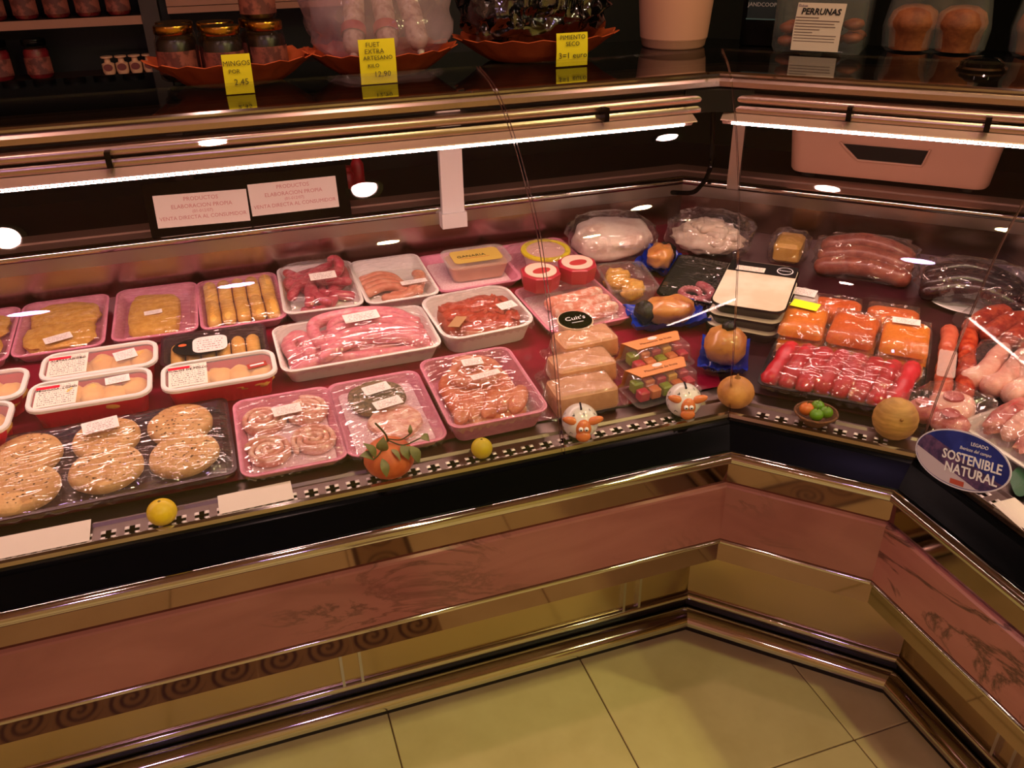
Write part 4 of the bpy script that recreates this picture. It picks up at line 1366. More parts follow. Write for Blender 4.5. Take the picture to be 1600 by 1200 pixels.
# red links beside the packs
for k, lab in enumerate(['string of thick red links beside the orange packs, inner one', 'string of thick red links beside the orange packs, outer one']):
    t = on_deck('red_links', lab, 'sausages', *bpos(.325 + .036 * k, .37), 0, seg='B', group='strings of red links')
    for q in range(3):
        sausage(t, [(.0, -.145 + .092 * q, .018), (.002, -.105 + .092 * q, .020), (.0, -.075 + .092 * q, .018)], .0165, chor_m if k else mat('light_red_link', 'b84c38', rough=.3, var='cc6a50', vscale=50.), name='link', seed=q + k * 5)
t = on_deck('flat_pouch', 'narrow empty clear pouch lying on the red links', 'pouch', *bpos(.326, .31), 0, .038, seg='B')
mb = MB(); sheet(mb, .032, .10, lambda u, v: .002 + .003 * mn.noise(Vector((u * 3, v * 5, 2.))), 8, 18, .0, r=.004); sheet(mb, .032, .10, lambda u, v: .0005, 4, 8, .0, r=.004); mb.build('pouch_film', clear_mat('pale_pouch', f0=.06, rough=.15, haze=.3, hazecol=(.95, .75, .7)), t, smooth=60)

# tray of red marinated loins
t = on_deck('marinated_loin_tray', 'dark tray of eight red marinated pork pieces under shiny film', 'marinated meat', .269, .056, 0, seg='B', group=FT)
tray_part(t, .282, .168, .02, black_pl, ins=.012, r=.012)
rng = random.Random(4)
for k in range(8):
    xx = -.112 + .032 * k
    sausage(t, [(xx - .012, -.060 + rng.uniform(-.006, .004), .022), (xx - .005, -.02, .030), (xx + .002, .03, .030), (xx + .006, .062 + rng.uniform(-.006, .006), .024)], .0178, loin_red, name='loin_piece', wob=.25, seed=k + 2)
film_part(t, .282, .168, .0225, .052, 33, p=3.4, wr=.003, fan=1.8)

# --- the right arm -----------------------------------------------------------------
def cpos(u, d):   # u = distance along the right arm from its corner, d = depth
    return S2 * LB + d, -S2 * LB - u
t = on_deck('chorizo_bundle', 'bundle of dark red chorizos in clear film at right edge', 'sausages', .690, .055, 8, seg='C')
for k in range(4):
    xx = -.062 + .042 * k
    sausage(t, [(xx, -.05, .022), (xx - .004, .0, .028), (xx - .002, .05, .022)], .021, chor_m, name='chorizo', seed=k + 8)
bagged(t, (0, -.012, .030), (.098, .076, .032), 22, power=.6)
t = on_deck('trotter_pack', 'pale pink pork trotters lying beneath the chorizos', 'pork', .562, -.080, 20, seg='C')
for k in range(4):
    xx = -.055 + .038 * k
    mb = MB(); tube(mb, catmull([(xx, -.075, .024), (xx + .006, -.03, .026), (xx - .002, .02, .026), (xx - .012, .075, .022)], 5), .020, 12, rfun=lambda s, k=k: 1.1 - .35 * s + .12 * mn.noise(Vector((s * 5, k, 0)))); mb.build('trotter', meat_pale, t, smooth=80)
bagged(t, (0, 0, .028), (.098, .10, .030), 25, power=.55)
t = on_deck('pork_chop_pack', 'round pork cuts in tight clear film beside the dried gourd', 'pork', .366, -.118, 10, seg='C')
for k, (cx, cy, rx, ry) in enumerate([(-.01, .02, .040, .042), (-.03, -.034, .030, .026), (.022, -.030, .036, .030)]):
    mb = MB(); blob(mb, (cx, cy, .022), (rx, ry, .020), k + 50, .12, 2., 22, 12); mb.build('pork_cut', meat_red if k else meat_pale, t, smooth=80)
    mb = MB(); lathe(mb, [(rx * .45, .040), (rx * .42, .0445), (rx * .1, .046)], 20, cx, cy); mb.build('lean_eye', meat_red, t, smooth=60)
bagged(t, (-.004, -.004, .026), (.066, .074, .028), 27, power=.6)
t = on_deck('pork_rib_tray', 'large pack of streaky pork pieces at the right frame edge', 'pork', .440, -.245, 0, seg='C')
tray_part(t, .20, .16, .016, foam_white, r=.02)
for k in range(5):
    mb = MB(); blob(mb, (-.07 + .035 * k, .0, .026 + .004 * (k % 2)), (.022, .066, .020), k + 61, .25, 2., 18, 12, rot=(0, 0, .25)); mb.build('pork_piece', meat_pale if k % 2 else meat_red, t, smooth=80)
film_part(t, .20, .16, .0185, .056, 66, p=3.4, wr=.004, fan=2.)
t = on_deck('belly_slab', 'pale pork belly slab running along the right arm', 'pork', .62, -.16, 0, seg='C')
mb = MB(); blob(mb, (0, 0, .028), (.12, .08, .027), 71, .18, 2., 28, 14, power=.7); mb.build('belly', meat_pale, t, smooth=80)
bagged(t, (0, 0, .032), (.13, .09, .031), 28, power=.6)
for k, (x, y, lab) in enumerate([(.43, -.46, 'wrapped tray of pork pieces, nearest the customer on the right arm'), (.64, -.42, 'wrapped tray of pork pieces, rear of the right arm near the customer')]):
    t = on_deck('pork_tray', lab, 'pork', x, y, 0, seg='C', group=FT)
    tray_part(t, .20, .17, .02, foam_white, r=.02)
    for q in range(4):
        mb = MB(); blob(mb, (-.06 + .04 * q, .0, .024), (.024, .066, .018), q + 81 + 7 * k, .2, 2., 16, 10); mb.build('pork_piece', meat_pale, t, smooth=80)
    film_part(t, .20, .17, .0225, .046, 80 + k)
t = on_deck('garnish_leaf', 'flat dark green plastic leaf behind the oval sticker', 'garnish', .352, -.305, 30, seg='C')
leaf_pl = mat('green_plastic_leaf', '14502c', rough=.4)
v = []
for k in range(9):
    s = k / 8; w_ = .022 * sin(pi * min(1, s * .95 + .05)) + .001
    v += [(-w_, -.05 + .1 * s, .004 + .008 * s), (0, -.05 + .1 * s, .002 + .008 * s), (w_, -.05 + .1 * s, .004 + .008 * s)]
f = []
for k in range(8):
    a = 3 * k; f += [(a, a + 1, a + 4, a + 3), (a + 1, a + 2, a + 5, a + 4)]
m_ = len(v); v += [(x, y, z + .0012) for x, y, z in v]; f += [tuple(i + m_ for i in q[::-1]) for q in f]
MB().add(v, f).build('leaf_blade', leaf_pl, t)

# oval sticker on the glass of the right arm
t = thing('oval_sticker', 'blue and white oval sticker lettered SOSTENIBLE NATURAL on the right glass', 'sticker', (.246, -.262, .768))
# local x runs along the glass towards the customer, local y up the glass
ang = radians(17)
ex = Vector((0, -cos(ang), sin(ang))); nrm = Vector((-1, 0, .22)).normalized(); ex = (ex - nrm * ex.dot(nrm)).normalized(); ey = nrm.cross(ex)
t.matrix_world = Matrix(((ex.x, ey.x, nrm.x, .2485), (ex.y, ey.y, nrm.y, -.262), (ex.z, ey.z, nrm.z, .768), (0, 0, 0, 1)))
def oval(a, b, z, n=48, cx=0., cy=0., y0=None, y1=None):
    return [(cx + a * cos(2 * pi * k / n), cy + b * sin(2 * pi * k / n), z) for k in range(n)]
st_w = mat('sticker_rim', 'dcd8e4', rough=.3); st_b = mat('sticker_blue', '2a3a96', rough=.3, var='1d2c7c', vscale=20.)
mb = MB(); loft(mb, [oval(.090, .047, 0), oval(.090, .047, .0012)]); mb.build('sticker_back', st_w, t, smooth=20)
mb = MB(); loft(mb, [oval(.0875, .0445, .0013), oval(.0875, .0445, .0016)]); mb.build('sticker_field', st_b, t, smooth=20)
# plum hillside and white meadow in the lower left
def low_part(y_of, z, name, m):
    top = []
    n = 24
    P = []
    for k in range(n + 1):
        x = -.0865 + .173 * k / n
        yb = -.0435 * sqrt(max(0, 1 - (x / .0872) ** 2))
        P.append((x, yb, max(yb, min(-yb, y_of(x)))))
    v = [(x, yb, z) for x, yb, yt in P] + [(x, yt, z) for x, yb, yt in P]
    f = [(k, k + 1, n + 2 + k, n + 1 + k) for k in range(n)]
    MB().add(v, f).build(name, m, t, smooth=0)
low_part(lambda x: .012 - .32 * (x + .02), .0017, 'hillside', mat('plum_hillside', '6a4a72', rough=.4, var='3c3058', vscale=60.))
low_part(lambda x: -.012 - .34 * (x + .04), .0018, 'meadow', mat('white_meadow', 'c8bcc8', rough=.4))
text(t, 'SOSTENIBLE', .022, (.020, .003, .0021), (0, 0, 0), ink_white, width=.92, extrude=.0003, bold=.0004)
text(t, 'NATURAL', .022, (.022, -.017, .0021), (0, 0, 0), ink_white, width=.98, extrude=.0003, bold=.0004)
text(t, 'LEGADO', .008, (.030, .030, .0021), (0, 0, 0), ink_white)
text(t, 'Ibericos del campo', .0075, (.024, .020, .0021), (0, 0, 0), ink_white, shear=.2)
mb = MB(); box(mb, -.012, .014, -.041, -.033, .0019, .0023); mb.build('red_seal', mat('red_seal', 'b8503c', rough=.5), t, smooth=0)

# paper price strips lying on the front plate
def strip(label, x, y, w, d, rot):
    o = slip_part(None, w, d, (x, y, GRZ + .0055), rot, m=mat('blank_paper', 'e4d8cc', rough=.6), name='paper_strip', tilt=7)
    return tag(o, label, 'paper', 'blank price strips on the front plate')
strip('blank white paper strip on the front plate, left of the lemon', -1.150, .088, .142, .048, 0)
strip('blank white paper strip on the front plate, between lemon and leafy mandarin', -.832, .086, .116, .044, 1)
strip('blank white paper strip on the right arm below the oval sticker', .272, -.385, .044, .10, 0)

# --- ornaments along the front plate ------------------------------------------------
lemon_m = mat('lemon_peel', 'e2c41c', rough=.4, bump=.15, bscale=160.)
def ball(mb, c, r, prof=None, ribs=0, amp=0., n=32, nv=18, sq=1., ax=None, dimple=0.):
    c = Vector(c)
    R = Euler(ax).to_matrix() if ax else Matrix.Identity(3)
    secs = []
    for j in range(nv + 1):
        ph = -pi / 2 + pi * j / nv
        ph = max(-pi / 2 + .02, min(pi / 2 - .02, ph))
        s = []
        for k in range(n):
            a = 2 * pi * k / n
            q = 1 + amp * abs(cos(ribs * a / 2)) * cos(ph) if ribs else 1.
            zz = sin(ph) * sq
            if dimple:
                zz -= dimple * max(0., sin(ph) - .8) * 4 - 0
            s.append(c + R @ Vector((r * q * cos(ph) * cos(a), r * q * cos(ph) * sin(a), r * zz)))
        secs.append(s)
    return loft(mb, secs)
t = on_front('lemon', 'small yellow lemon on the front plate before the burger tray', 'lemon', -.972, .076, group='small lemons')
mb = MB(); ball(mb, (0, 0, .0205), .0225, sq=.92); mb.build('peel', lemon_m, t, smooth=80)
mb = MB(); lathe(mb, [(.003, .0405), (.0018, .0418)], 8); mb.build('stem_scar', mat('stem_scar', '7a6a20', rough=.7), t)
t = on_front('lemon', 'small yellow-green lemon right of the leafy mandarin', 'lemon', -.452, .078, group='small lemons')
mb = MB(); ball(mb, (0, 0, .0185), .0185, sq=1., ax=(.5, .2, 0)); mb.build('peel', mat('lime_yellow_peel', 'c8b418', rough=.45, bump=.15, bscale=160.), t, smooth=80)
mb = MB(); lathe(mb, [(.0025, .036), (.0012, .0382)], 8); mb.build('stem_scar', MATS['stem_scar'], t)

# mandarin with twig and leaves
t = on_front('leafy_mandarin', 'orange ribbed mandarin with a leafy twig on the front plate', 'mandarin', -.612, .082)
mb = MB(); ball(mb, (0, 0, .034), .0405, ribs=16, amp=.05, n=48, sq=.84, dimple=.05); mb.build('fruit', mat('mandarin_peel', 'd0703a', rough=.5, var='c05a2a', vscale=20., bump=.2, bscale=120.), t, smooth=80)
twig_m = mat('green_twig', '4c4a20', rough=.7); leaf_m = mat('mandarin_leaf', '7c7a44', rough=.5, var='686a38', vscale=40.)
mb = MB(); tube(mb, catmull([(.0, .0, .062), (-.002, -.004, .082), (-.016, .0, .104)], 4), .0018, 6); tw = mb.build('twig', twig_m, t)
for pts in ([(.0, -.002, .072), (.02, -.012, .072), (.036, -.016, .082)], [(0, -.002, .070), (-.018, -.022, .060), (-.03, -.03, .056)], [(.0, -.002, .07), (.022, -.02, .066), (.05, -.022, .074)]):
    mb = MB(); tube(mb, catmull(pts, 4), .0012, 6); mb.build('twiglet', twig_m, tw)
def leaf(parent, base, tip, w, up=(0, -.3, 1), m=None):
    b, e = Vector(base), Vector(tip)
    dv = e - b; n_ = Vector(up).normalized(); sd = dv.cross(n_).normalized(); n_ = sd.cross(dv).normalized()
    v, f = [], []
    K = 8
    for k in range(K + 1):
        s = k / K
        hw = w * (sin(pi * s ** .85)) + .0003
        c = b + dv * s + n_ * (.006 * sin(pi * s))
        v += [c - sd * hw + n_ * hw * .25, c, c + sd * hw + n_ * hw * .25]
    for k in range(K):
        a = 3 * k; f += [(a, a + 1, a + 4, a + 3), (a + 1, a + 2, a + 5, a + 4)]
    m_ = len(v); v += [p + n_ * .0006 for p in v]; f += [tuple(i + m_ for i in q[::-1]) for q in f]
    return MB().add(v, f).build('leaf', m or leaf_m, parent, smooth=60)
for (b, e, w) in [((-.03, -.03, .056), (-.052, -.030, .068), .0085), ((-.026, -.028, .058), (-.042, -.02, .084), .007), ((-.012, -.02, .062), (-.008, -.018, .088), .010), ((-.016, -.03, .055), (-.014, -.046, .028), .007), ((.018, -.02, .066), (.026, -.036, .046), .009), ((.03, -.026, .066), (.042, -.036, .036), .009), ((.05, -.022, .074), (.066, -.02, .062), .0085), ((.036, -.016, .082), (.038, -.012, .098), .0035), ((.002, -.02, .062), (.012, -.040, .050), .004)]:
    leaf(t, b, e, w)

# pig money boxes
pig_w = mat('white_glaze', 'e8e2dc', rough=.2, coat=.4); pig_o = mat('orange_glaze', 'd87a44', rough=.25, coat=.4)
def pig(label, x, y, rot):
    t = on_front('pig_money_box', label, 'money box', x, y, rot, group='painted pig money boxes')
    mb = MB(); ball(mb, (0, 0, .033), .0325, n=32, sq=.98); mb.build('body', pig_w, t, smooth=80)
    mb = MB(); box(mb, -.020, .020, -.018, .018, .0, .008, .003); mb.build('feet', black_gloss, t)
    mb = MB(); box(mb, -.0016, .0016, -.012, .010, .0625, .0658); mb.build('coin_slot', black_matt, t, smooth=0)
    fc = MB(); blob(fc, (.003, -.0245, .033), (.0150, .0130, .0185), 2, .04, 1., 20, 12); face = fc.build('face', pig_o, t, smooth=80)
    sn = MB(); blob(sn, (.003, -.0335, .0215), (.0135, .0075, .0105), 3, .03, 1., 18, 10); sn.build('snout', pig_o, t, smooth=80)
    for s in (-1, 1):
        mb = MB(); blob(mb, (.003 + s * .019, -.022, .0465), (.0180, .0065, .0075), 4, .05, 1., 14, 8, rot=(0, s * -.30, 0)); mb.build('ear', pig_o, t, smooth=80)
        mb = MB(); ball(mb, (.003 + s * .0048, -.0365, .038), .0042, n=14, nv=8); ey_ = mb.build('eye', ink_white, t, smooth=80)
        mb = MB(); ball(mb, (.003 + s * .0048, -.0402, .0382), .0017, n=10, nv=6); mb.build('pupil', ink_black, ey_, smooth=80)
    ms = MB()
    rng = random.Random(7)
    for k in range(26):
        a, ph = rng.uniform(pi * 1.0, 2 * pi), rng.uniform(-.5, 1.1)
        dv = Vector((cos(ph) * cos(a), cos(ph) * sin(a), sin(ph)))
        if abs(dv.x - .1) < .55 and dv.z < .62 and dv.y < 0:
            continue
        p = Vector((0, 0, .033)) + dv * .0326
        q = dv.orthogonal().normalized(); r_ = dv.cross(q)
        aa = rng.uniform(0, 3); q, r_ = q * cos(aa) + r_ * sin(aa), r_ * cos(aa) - q * sin(aa)
        ms.add([p - q * .0026 - r_ * .0006 + dv * .0003, p + q * .0026 - r_ * .0006 + dv * .0003, p + q * .0026 + r_ * .0006 + dv * .0003, p - q * .0026 + r_ * .0006 + dv * .0003, p + dv * .0006], [(0, 1, 4), (1, 2, 4), (2, 3, 4), (3, 0, 4)])
    ms.build('painted_dashes', ink_black, t, smooth=0, kind='stuff')
    return t
pig('white pig money box with orange face, beside the glass joint', -.268, .080, -18)
pig('white pig money box with orange face, next to the pale onion', -.060, .082, -20)

onion_m = mat('pale_onion_skin', 'd0944c', rough=.5, var='b87c3c', vscale=30., bump=.1, bscale=60.)
t = on_front('onion', 'pale tan onion with gathered top, at the corner of the counter', 'onion', .048, .078)
mb = MB(); ball(mb, (0, 0, .030), .0335, ribs=20, amp=.03, n=60, sq=.92); mb.build('bulb', onion_m, t, smooth=80)
mb = MB(); lathe(mb, [(.008, .058), (.003, .064), (.0015, .068)], 10); mb.build('dry_tip', mat('dry_onion_tip', '94682c', rough=.7), t)
t = on_front('dried_gourd', 'round tan ribbed gourd facing the customer, on the front plate', 'gourd', .250, -.112, 0)
mb = MB(); ball(mb, (0, 0, .0375), .0375, ribs=18, amp=.025, n=54, sq=.97, ax=(radians(62), 0, radians(-28))); mb.build('gourd_body', mat('gourd_skin', 'c89a52', rough=.55, var='a67c3a', vscale=16., vstretch=(1, 1, 6)), t, smooth=60)
ctr = Vector((0, 0, .0375)) + Euler((radians(62), 0, radians(-28))).to_matrix() @ Vector((0, 0, .0372))
mb = MB(); ball(mb, ctr, .003, n=10, nv=6); mb.build('gourd_tip', MATS['dry_onion_tip'], t)

# wicker bowl with small fruit
bx, by = .150, -.028
t = on_front('wicker_bowl', 'tiny brown wicker bowl on the front plate, holding small tomatoes', 'bowl', bx, by)
wick = mat('wicker', '7a4a24', rough=.7, var='4c2c14', vscale=120., vstretch=(1, 1, 4), bump=.6, bscale=200.)
mb = MB(); lathe(mb, [(.017, 0), (.019, .002), (.028, .012), (.036, .022), (.0375, .024), (.036, .025), (.026, .014), (.016, .006)], 32, fx=lambda r, z, a: r * (1 + .015 * sin(16 * a))); mb.build('bowl_body', wick, t)
mb = MB(); tube(mb, [(.037 * cos(2 * pi * k / 40), .037 * sin(2 * pi * k / 40), .0245) for k in range(41)], .0022, 8, ends='flat'); mb.build('braided_rim', wick, t)
gt = mat('green_tomato', '5c9410', rough=.25, coat=.3); ot = mat('orange_tomato', 'd8742c', rough=.25, coat=.3)
for (dx, dy, r_, m, lab, z_) in [(-.017, -.004, .013, ot, 'tiny orange tomato in the wicker bowl', .024), (.002, -.014, .0125, gt, 'tiny green tomato at the front of the wicker bowl', .022), (.017, -.001, .012, gt, 'tiny green tomato on the right in the wicker bowl', .024), (.0, .012, .012, gt, 'tiny green tomato at the back of the wicker bowl', .026)]:
    q = thing('tomato', lab, 'tomato', (bx + dx * S2 + dy * S2, by - dx * S2 + dy * S2, GRZ + z_ - r_ * .6), group='tiny tomatoes in the bowl')
    mb = MB(); ball(mb, (0, 0, r_), r_, n=20, nv=12, sq=.9); mb.build('flesh', m, q, smooth=80)
    mb = MB(); tube(mb, [(0, 0, r_ * 1.85), (.001, -.001, r_ * 2.25)], .001, 6); mb.build('stalk', twig_m, q)

# --- sign, scale, things on the rear ledge --------------------------------------------
t = thing('own_product_sign', 'black board with two white PRODUCTOS ELABORACION PROPIA papers above the back row', 'sign', (-.745, .895, .918), rot=(radians(-8), 0, 0))
mb = MB(); box(mb, -.225, .225, -.003, .003, 0, .118, .001); mb.build('board', black_gloss, t)
mb = MB(); box(mb, -.225, .225, -.003, .02, -.002, .003); mb.build('board_foot', black_gloss, t, smooth=0)
for k, (x, z, r_) in enumerate([(-.107, .052, 1.5), (.098, .058, 0.)]):
    mb = MB(); box(mb, -.1, .1, -.0008, 0, -.036, .036)
    p = mb.build('paper', paper, t, smooth=0); p.location = (x, -.0035, z); p.rotation_euler = (0, radians(r_), 0)
    for (s_, sz, zz) in [('PRODUCTOS', .0125, .024), ('ELABORACION PROPIA', .0125, .008), ('(01-012/07)', .0095, -.004), ('VENTA DIRECTA AL CONSUMIDOR', .0118, -.017)]:
        text(p, s_, sz, (0, -.0011, zz), (pi / 2, 0, 0), mat('faded_red_ink', 'c88484', rough=.6), name='lettering')

t = thing('weighing_scale', 'wide pale weighing scale body behind the angled arm', 'scale', (*bpos(.125, 1.08), .926), rotz=-45)
mb = MB(); loft(mb, [rr(.46, .20, .03, .012), rr(.47, .21, .03, .02), rr(.49, .23, .03, .12), rr(.47, .21, .03, .135)]); mb.build('scale_body', mat('scale_plastic', 'd8a890', rough=.45), t, smooth=35)
mb = MB(); v = [(-.115, -.1165, .098), (-.07, -.114, .062), (.075, -.114, .062), (.085, -.1165, .098)]
v2 = [(x, y - .0015, z) for x, y, z in v]
mb.add(v2 + v, [(3, 2, 1, 0), (0, 1, 5, 4), (1, 2, 6, 5), (2, 3, 7, 6), (3, 0, 4, 7)]); mb.build('handle_recess', black_matt, t, smooth=0)
mb = MB(); tube(mb, [(-.118, -.1175, .100), (-.072, -.1155, .060), (.077, -.1155, .060), (.088, -.1175, .100)], .003, 8); mb.build('recess_rim', mat('scale_plastic'  , 'd8a890'), t)
for (sx, sy) in ((-.19, -.07), (.19, -.07), (-.19, .07), (.19, .07)):
    mb = MB(); lathe(mb, [(.018, 0), (.018, .014)], 16, sx, sy); mb.build('foot', black_matt, t)
red_cap = mat('red_cap', 'a01824', rough=.4)
for k, (x, y, h, lab) in enumerate([(-.492, 1.10, .055, 'low red bottle beside the black sign board'), (-.462, 1.12, .085, 'taller red bottle beside the black sign board')]):
    t = thing('sauce_bottle', lab, 'bottle', (x, y, .9255), group='red bottles on the rear ledge')
    mb = MB(); lathe(mb, [(.016, 0), (.017, .004), (.017, h * .62), (.010, h * .78), (.009, h * .8)], 20); mb.build('bottle_body', red_cap, t)
    mb = MB(); lathe(mb, [(.0115, h * .8), (.0115, h * .98), (.010, h)], 16); mb.build('bottle_cap', red_cap, t)

# --- on top of the counter ---------------------------------------------------------------
TZ = 1.2525
terra = mat('terracotta_plastic', 'd06034', rough=.42, var='c0522a', vscale=10.)
def basket(label, x, y, rw, rd, h, seed):
    t = thing('scalloped_basket', label, 'basket', (x, y, TZ), group='scalloped terracotta baskets')
    N = 72
    def ring(f, z, amp, dz=0.):
        out = []
        for k in range(N):
            a = 2 * pi * k / N
            q = f * (1 + amp * cos(18 * a))
            out.append((rw * q * cos(a), rd * q * sin(a), z + dz * cos(18 * a)))
        return out
    secs = [ring(.52, 0, 0), ring(.60, .004, .0), ring(.74, h * .4, .012), ring(.87, h * .78, .025), ring(.985, h, .035, .003), ring(1.0, h + .002, .035, .003), ring(.985, h + .003, .035, .003), ring(.855, h * .8, .025), ring(.72, h * .42, .012), ring(.58, .008, 0)]
    mb = MB(); loft(mb, secs); mb.build('basket_body', terra, t, smooth=50)
    return t
basket('terracotta scalloped basket full of gold-lidded jars', -.738, .790, .165, .135, .047, 1)
basket('terracotta scalloped basket with bagged white salami', -.435, .790, .160, .135, .047, 2)
basket('terracotta scalloped basket with the black bag of dried peppers', -.072, .830, .190, .135, .050, 3)

def note(label, x, y, z, w, h, tilt, lines, m=yellow_paper, rz=0.):
    t = thing('price_note', label, 'price note', (x, y, z), rot=Euler((radians(tilt), 0, radians(rz))), group='yellow handwritten price notes')
    v, f = [], []
    n = 6
    for k in range(n + 1):
        s = k / n
        v += [(-w / 2 - .002 * (1 - s), -.004 * sin(pi * s) * .6, h * s), (w / 2 + .001 * s, -.004 * sin(pi * s) * .6, h * s)]
    f = [(2 * k, 2 * k + 1, 2 * k + 3, 2 * k + 2) for k in range(n)]
    m_ = len(v); v += [(a, b + .0005, c) for a, b, c in v]; f += [tuple(i + m_ for i in q[::-1]) for q in f]
    MB().add(v, f).build('note_paper', m, t)
    for (s_, sz, zz, xx) in lines:
        text(t, s_, sz, (xx, -.0055, zz), (pi / 2, 0, 0), mat('pen_ink', '4a4418', rough=.7) if lines[-1][1] < .0155 else ink_black, spacing=1.05)
    return t
note('yellow note reading MINGOS POR 2,45 on the jar basket', -.735, .646, TZ + .001, .050, .070, -4, [('MINGOS', .0125, .054, 0), ('POR', .0105, .040, -.006), ('2,45', .0150, .021, .004)])
note('yellow note reading FUET EXTRA ARTESANO 12,90 on the salami basket', -.470, .644, TZ + .001, .070, .082, -4, [('FUET', .012, .072, -.008), ('EXTRA', .012, .060, -.006), ('ARTESANO', .011, .048, 0), ('KILO', .010, .034, -.010), ('12,90', .0145, .018, .006)])
note('yellow note reading PIMIENTO SECO 3=1 euro on the pepper basket', -.045, .682, TZ + .002, .070, .066, -4, [('PIMIENTO', .0125, .057, 0), ('SECO', .0125, .044, .0), ('3=1 euro', .0165, .021, .0)])

# jars
gold = mat('gold_lid', 'c08a34', rough=.22, metal=1.)
jar_in = mat('dark_preserve', '180f0c', rough=.3, var='2c1a12', vscale=50.)
jlab = mat('jar_label', '8c4c40', rough=.6, var='5c2c28', vscale=40., vlo=.45, vhi=.55)
def jar_at(label, x, y, z, r_=.0385, h=.100, rot=0., grp='gold-lidded jars in the basket', lidm=None, inm=None, cat='jar', tilt=0.):
    t = thing('preserve_jar', label, cat, (x, y, z), rot=Euler((0, radians(tilt), radians(rot))), group=grp)
    mb = MB(); lathe(mb, [(r_ * .8, 0), (r_ * .97, .004), (r_, .012), (r_, h * .70), (r_ * .9, h * .82), (r_ * .84, h * .86)], 24, cap1=False); mb.build('jar_glass', jar_glass, t)
    mb = MB(); lathe(mb, [(r_ * .78, .003), (r_ * .93, .010), (r_ * .95, h * .68), (r_ * .8, h * .76)], 20); mb.build('contents', inm or jar_in, t)
    mb = MB(); lathe(mb, [(r_ * .90, h * .845), (r_ * .93, h * .86), (r_ * .93, h * .97), (r_ * .90, h), (r_ * .5, h * .995)], 28); mb.build('lid', lidm or gold, t)
    mb = MB()
    pr = []
    for z0 in (h * .14, h * .56):
        pr.append([((r_ + .0006) * cos(a), (r_ + .0006) * sin(a), z0) for a in [pi * 1.08 + pi * .84 * k / 14 for k in range(15)]])
    loft(mb, pr, False, False, closed=False); mb.build('label_band', jlab, t)
    return t
for k, (x, y, z, rot, lab) in enumerate([(-.752, .742, .012, 0, 'gold-lidded jar at the front centre of the basket, behind the note'), (-.838, .775, .014, -14, 'gold-lidded jar at the left of the basket'), (-.668, .768, .014, 16, 'gold-lidded jar at the right of the basket'), (-.758, .826, .012, 0, 'gold-lidded jar in the middle of the basket'), (-.836, .858, .012, 0, 'gold-lidded jar at the back left of the basket'), (-.676, .852, .012, 0, 'gold-lidded jar at the back right of the basket')]):
    jar_at(lab, x, y, TZ + z, rot=rot)
jar_at('gold-lidded jar standing on top of the other jars', -.672, .815, TZ + .1125, .036, .085)

# salami in a milky bag
salm = mat('moulded_salami', 'cbb6ac', rough=.7, var='9c7c76', vscale=50., vlo=.45, vhi=.62, bump=.4, bscale=90.)
band_m = mat('red_salami_band', 'a8283c', rough=.5)
for k, (x, lean, lab) in enumerate([(-.500, 14, 'white-moulded salami with red band, leftmost in the basket'), (-.430, 4, 'white-moulded salami with red band, middle of the basket'), (-.368, -3, 'white-moulded salami, rightmost in the basket')]):
    t = thing('salami', lab, 'salami', (x, .735, TZ + .066), rot=Euler((radians(-42), radians(lean), 0)), group='moulded salamis in the basket')
    mb = MB(); tube(mb, [(0, 0, .0), (.002, .0, .06), (0, 0, .12), (0, 0, .19)], .024, 16, rfun=lambda s, k=k: .92 + .1 * mn.noise(Vector((s * 4, k, 0)))); mb.build('salami_body', salm, t, smooth=80)
    if k < 2:
        mb = MB(); lathe(mb, [(.0246, .018), (.0256, .020), (.0256, .036), (.0246, .038)], 20, cap0=False, cap1=False); mb.build('paper_band', band_m, t)
    mb = MB(); lathe(mb, [(.008, -.027), (.006, -.034), (.009, -.038)], 10); mb.build('tied_end', mat('string_white', 'd8ccc0', rough=.8), t)
t = thing('salami_bag', 'milky pink plastic bag wrapped round the salamis', 'bag', (-.435, .800, TZ + .062))
milky = clear_mat('milky_bag', tint=(.95, .85, .9), f0=.06, rough=.14, haze=.30, hazecol=(.78, .55, .62), bump=.9, bscale=22., f90=.7)
mb = MB(); blob(mb, (0, 0, .060), (.152, .125, .105), 19, .16, 2.6, 34, 20, power=.8); mb.build('bag_film', milky, t, smooth=55)

# black bag of dried peppers
pep_f = mat('dried_pepper', '0c0607', rough=.25, var='160a0a', vscale=30., bump=.5, bscale=60.)
t = thing('dried_pepper_bag', 'shiny bag of blackish dried peppers heaped in the basket', 'peppers', (-.075, .838, TZ + .05))
rng = random.Random(3)
for k in range(26):
    a = rng.uniform(0, 2 * pi); q = sqrt(rng.random())
    cx, cy = .125 * q * cos(a), .075 * q * sin(a)
    cz = .028 + .075 * (1 - q * q) * rng.uniform(.6, 1.)
    mb = MB(); blob(mb, (cx, cy, cz), (.040, .022, .022), k, .4, 2., 12, 8, rot=(rng.uniform(-.6, .6), rng.uniform(-.6, .6), rng.uniform(0, 3))); mb.build('pepper', pep_f, t, smooth=60)
bagf = clear_mat('shiny_bag', tint=(.3, .3, .32), f0=.2, rough=.04, haze=.0, bump=1., bscale=20., stretch=(2.2, 1, .8), f90=.6)
mb = MB(); blob(mb, (0, 0, .06), (.165, .105, .085), 44, .2, 3., 36, 20, power=.8); mb.build('bag_film', bagf, t, smooth=45)

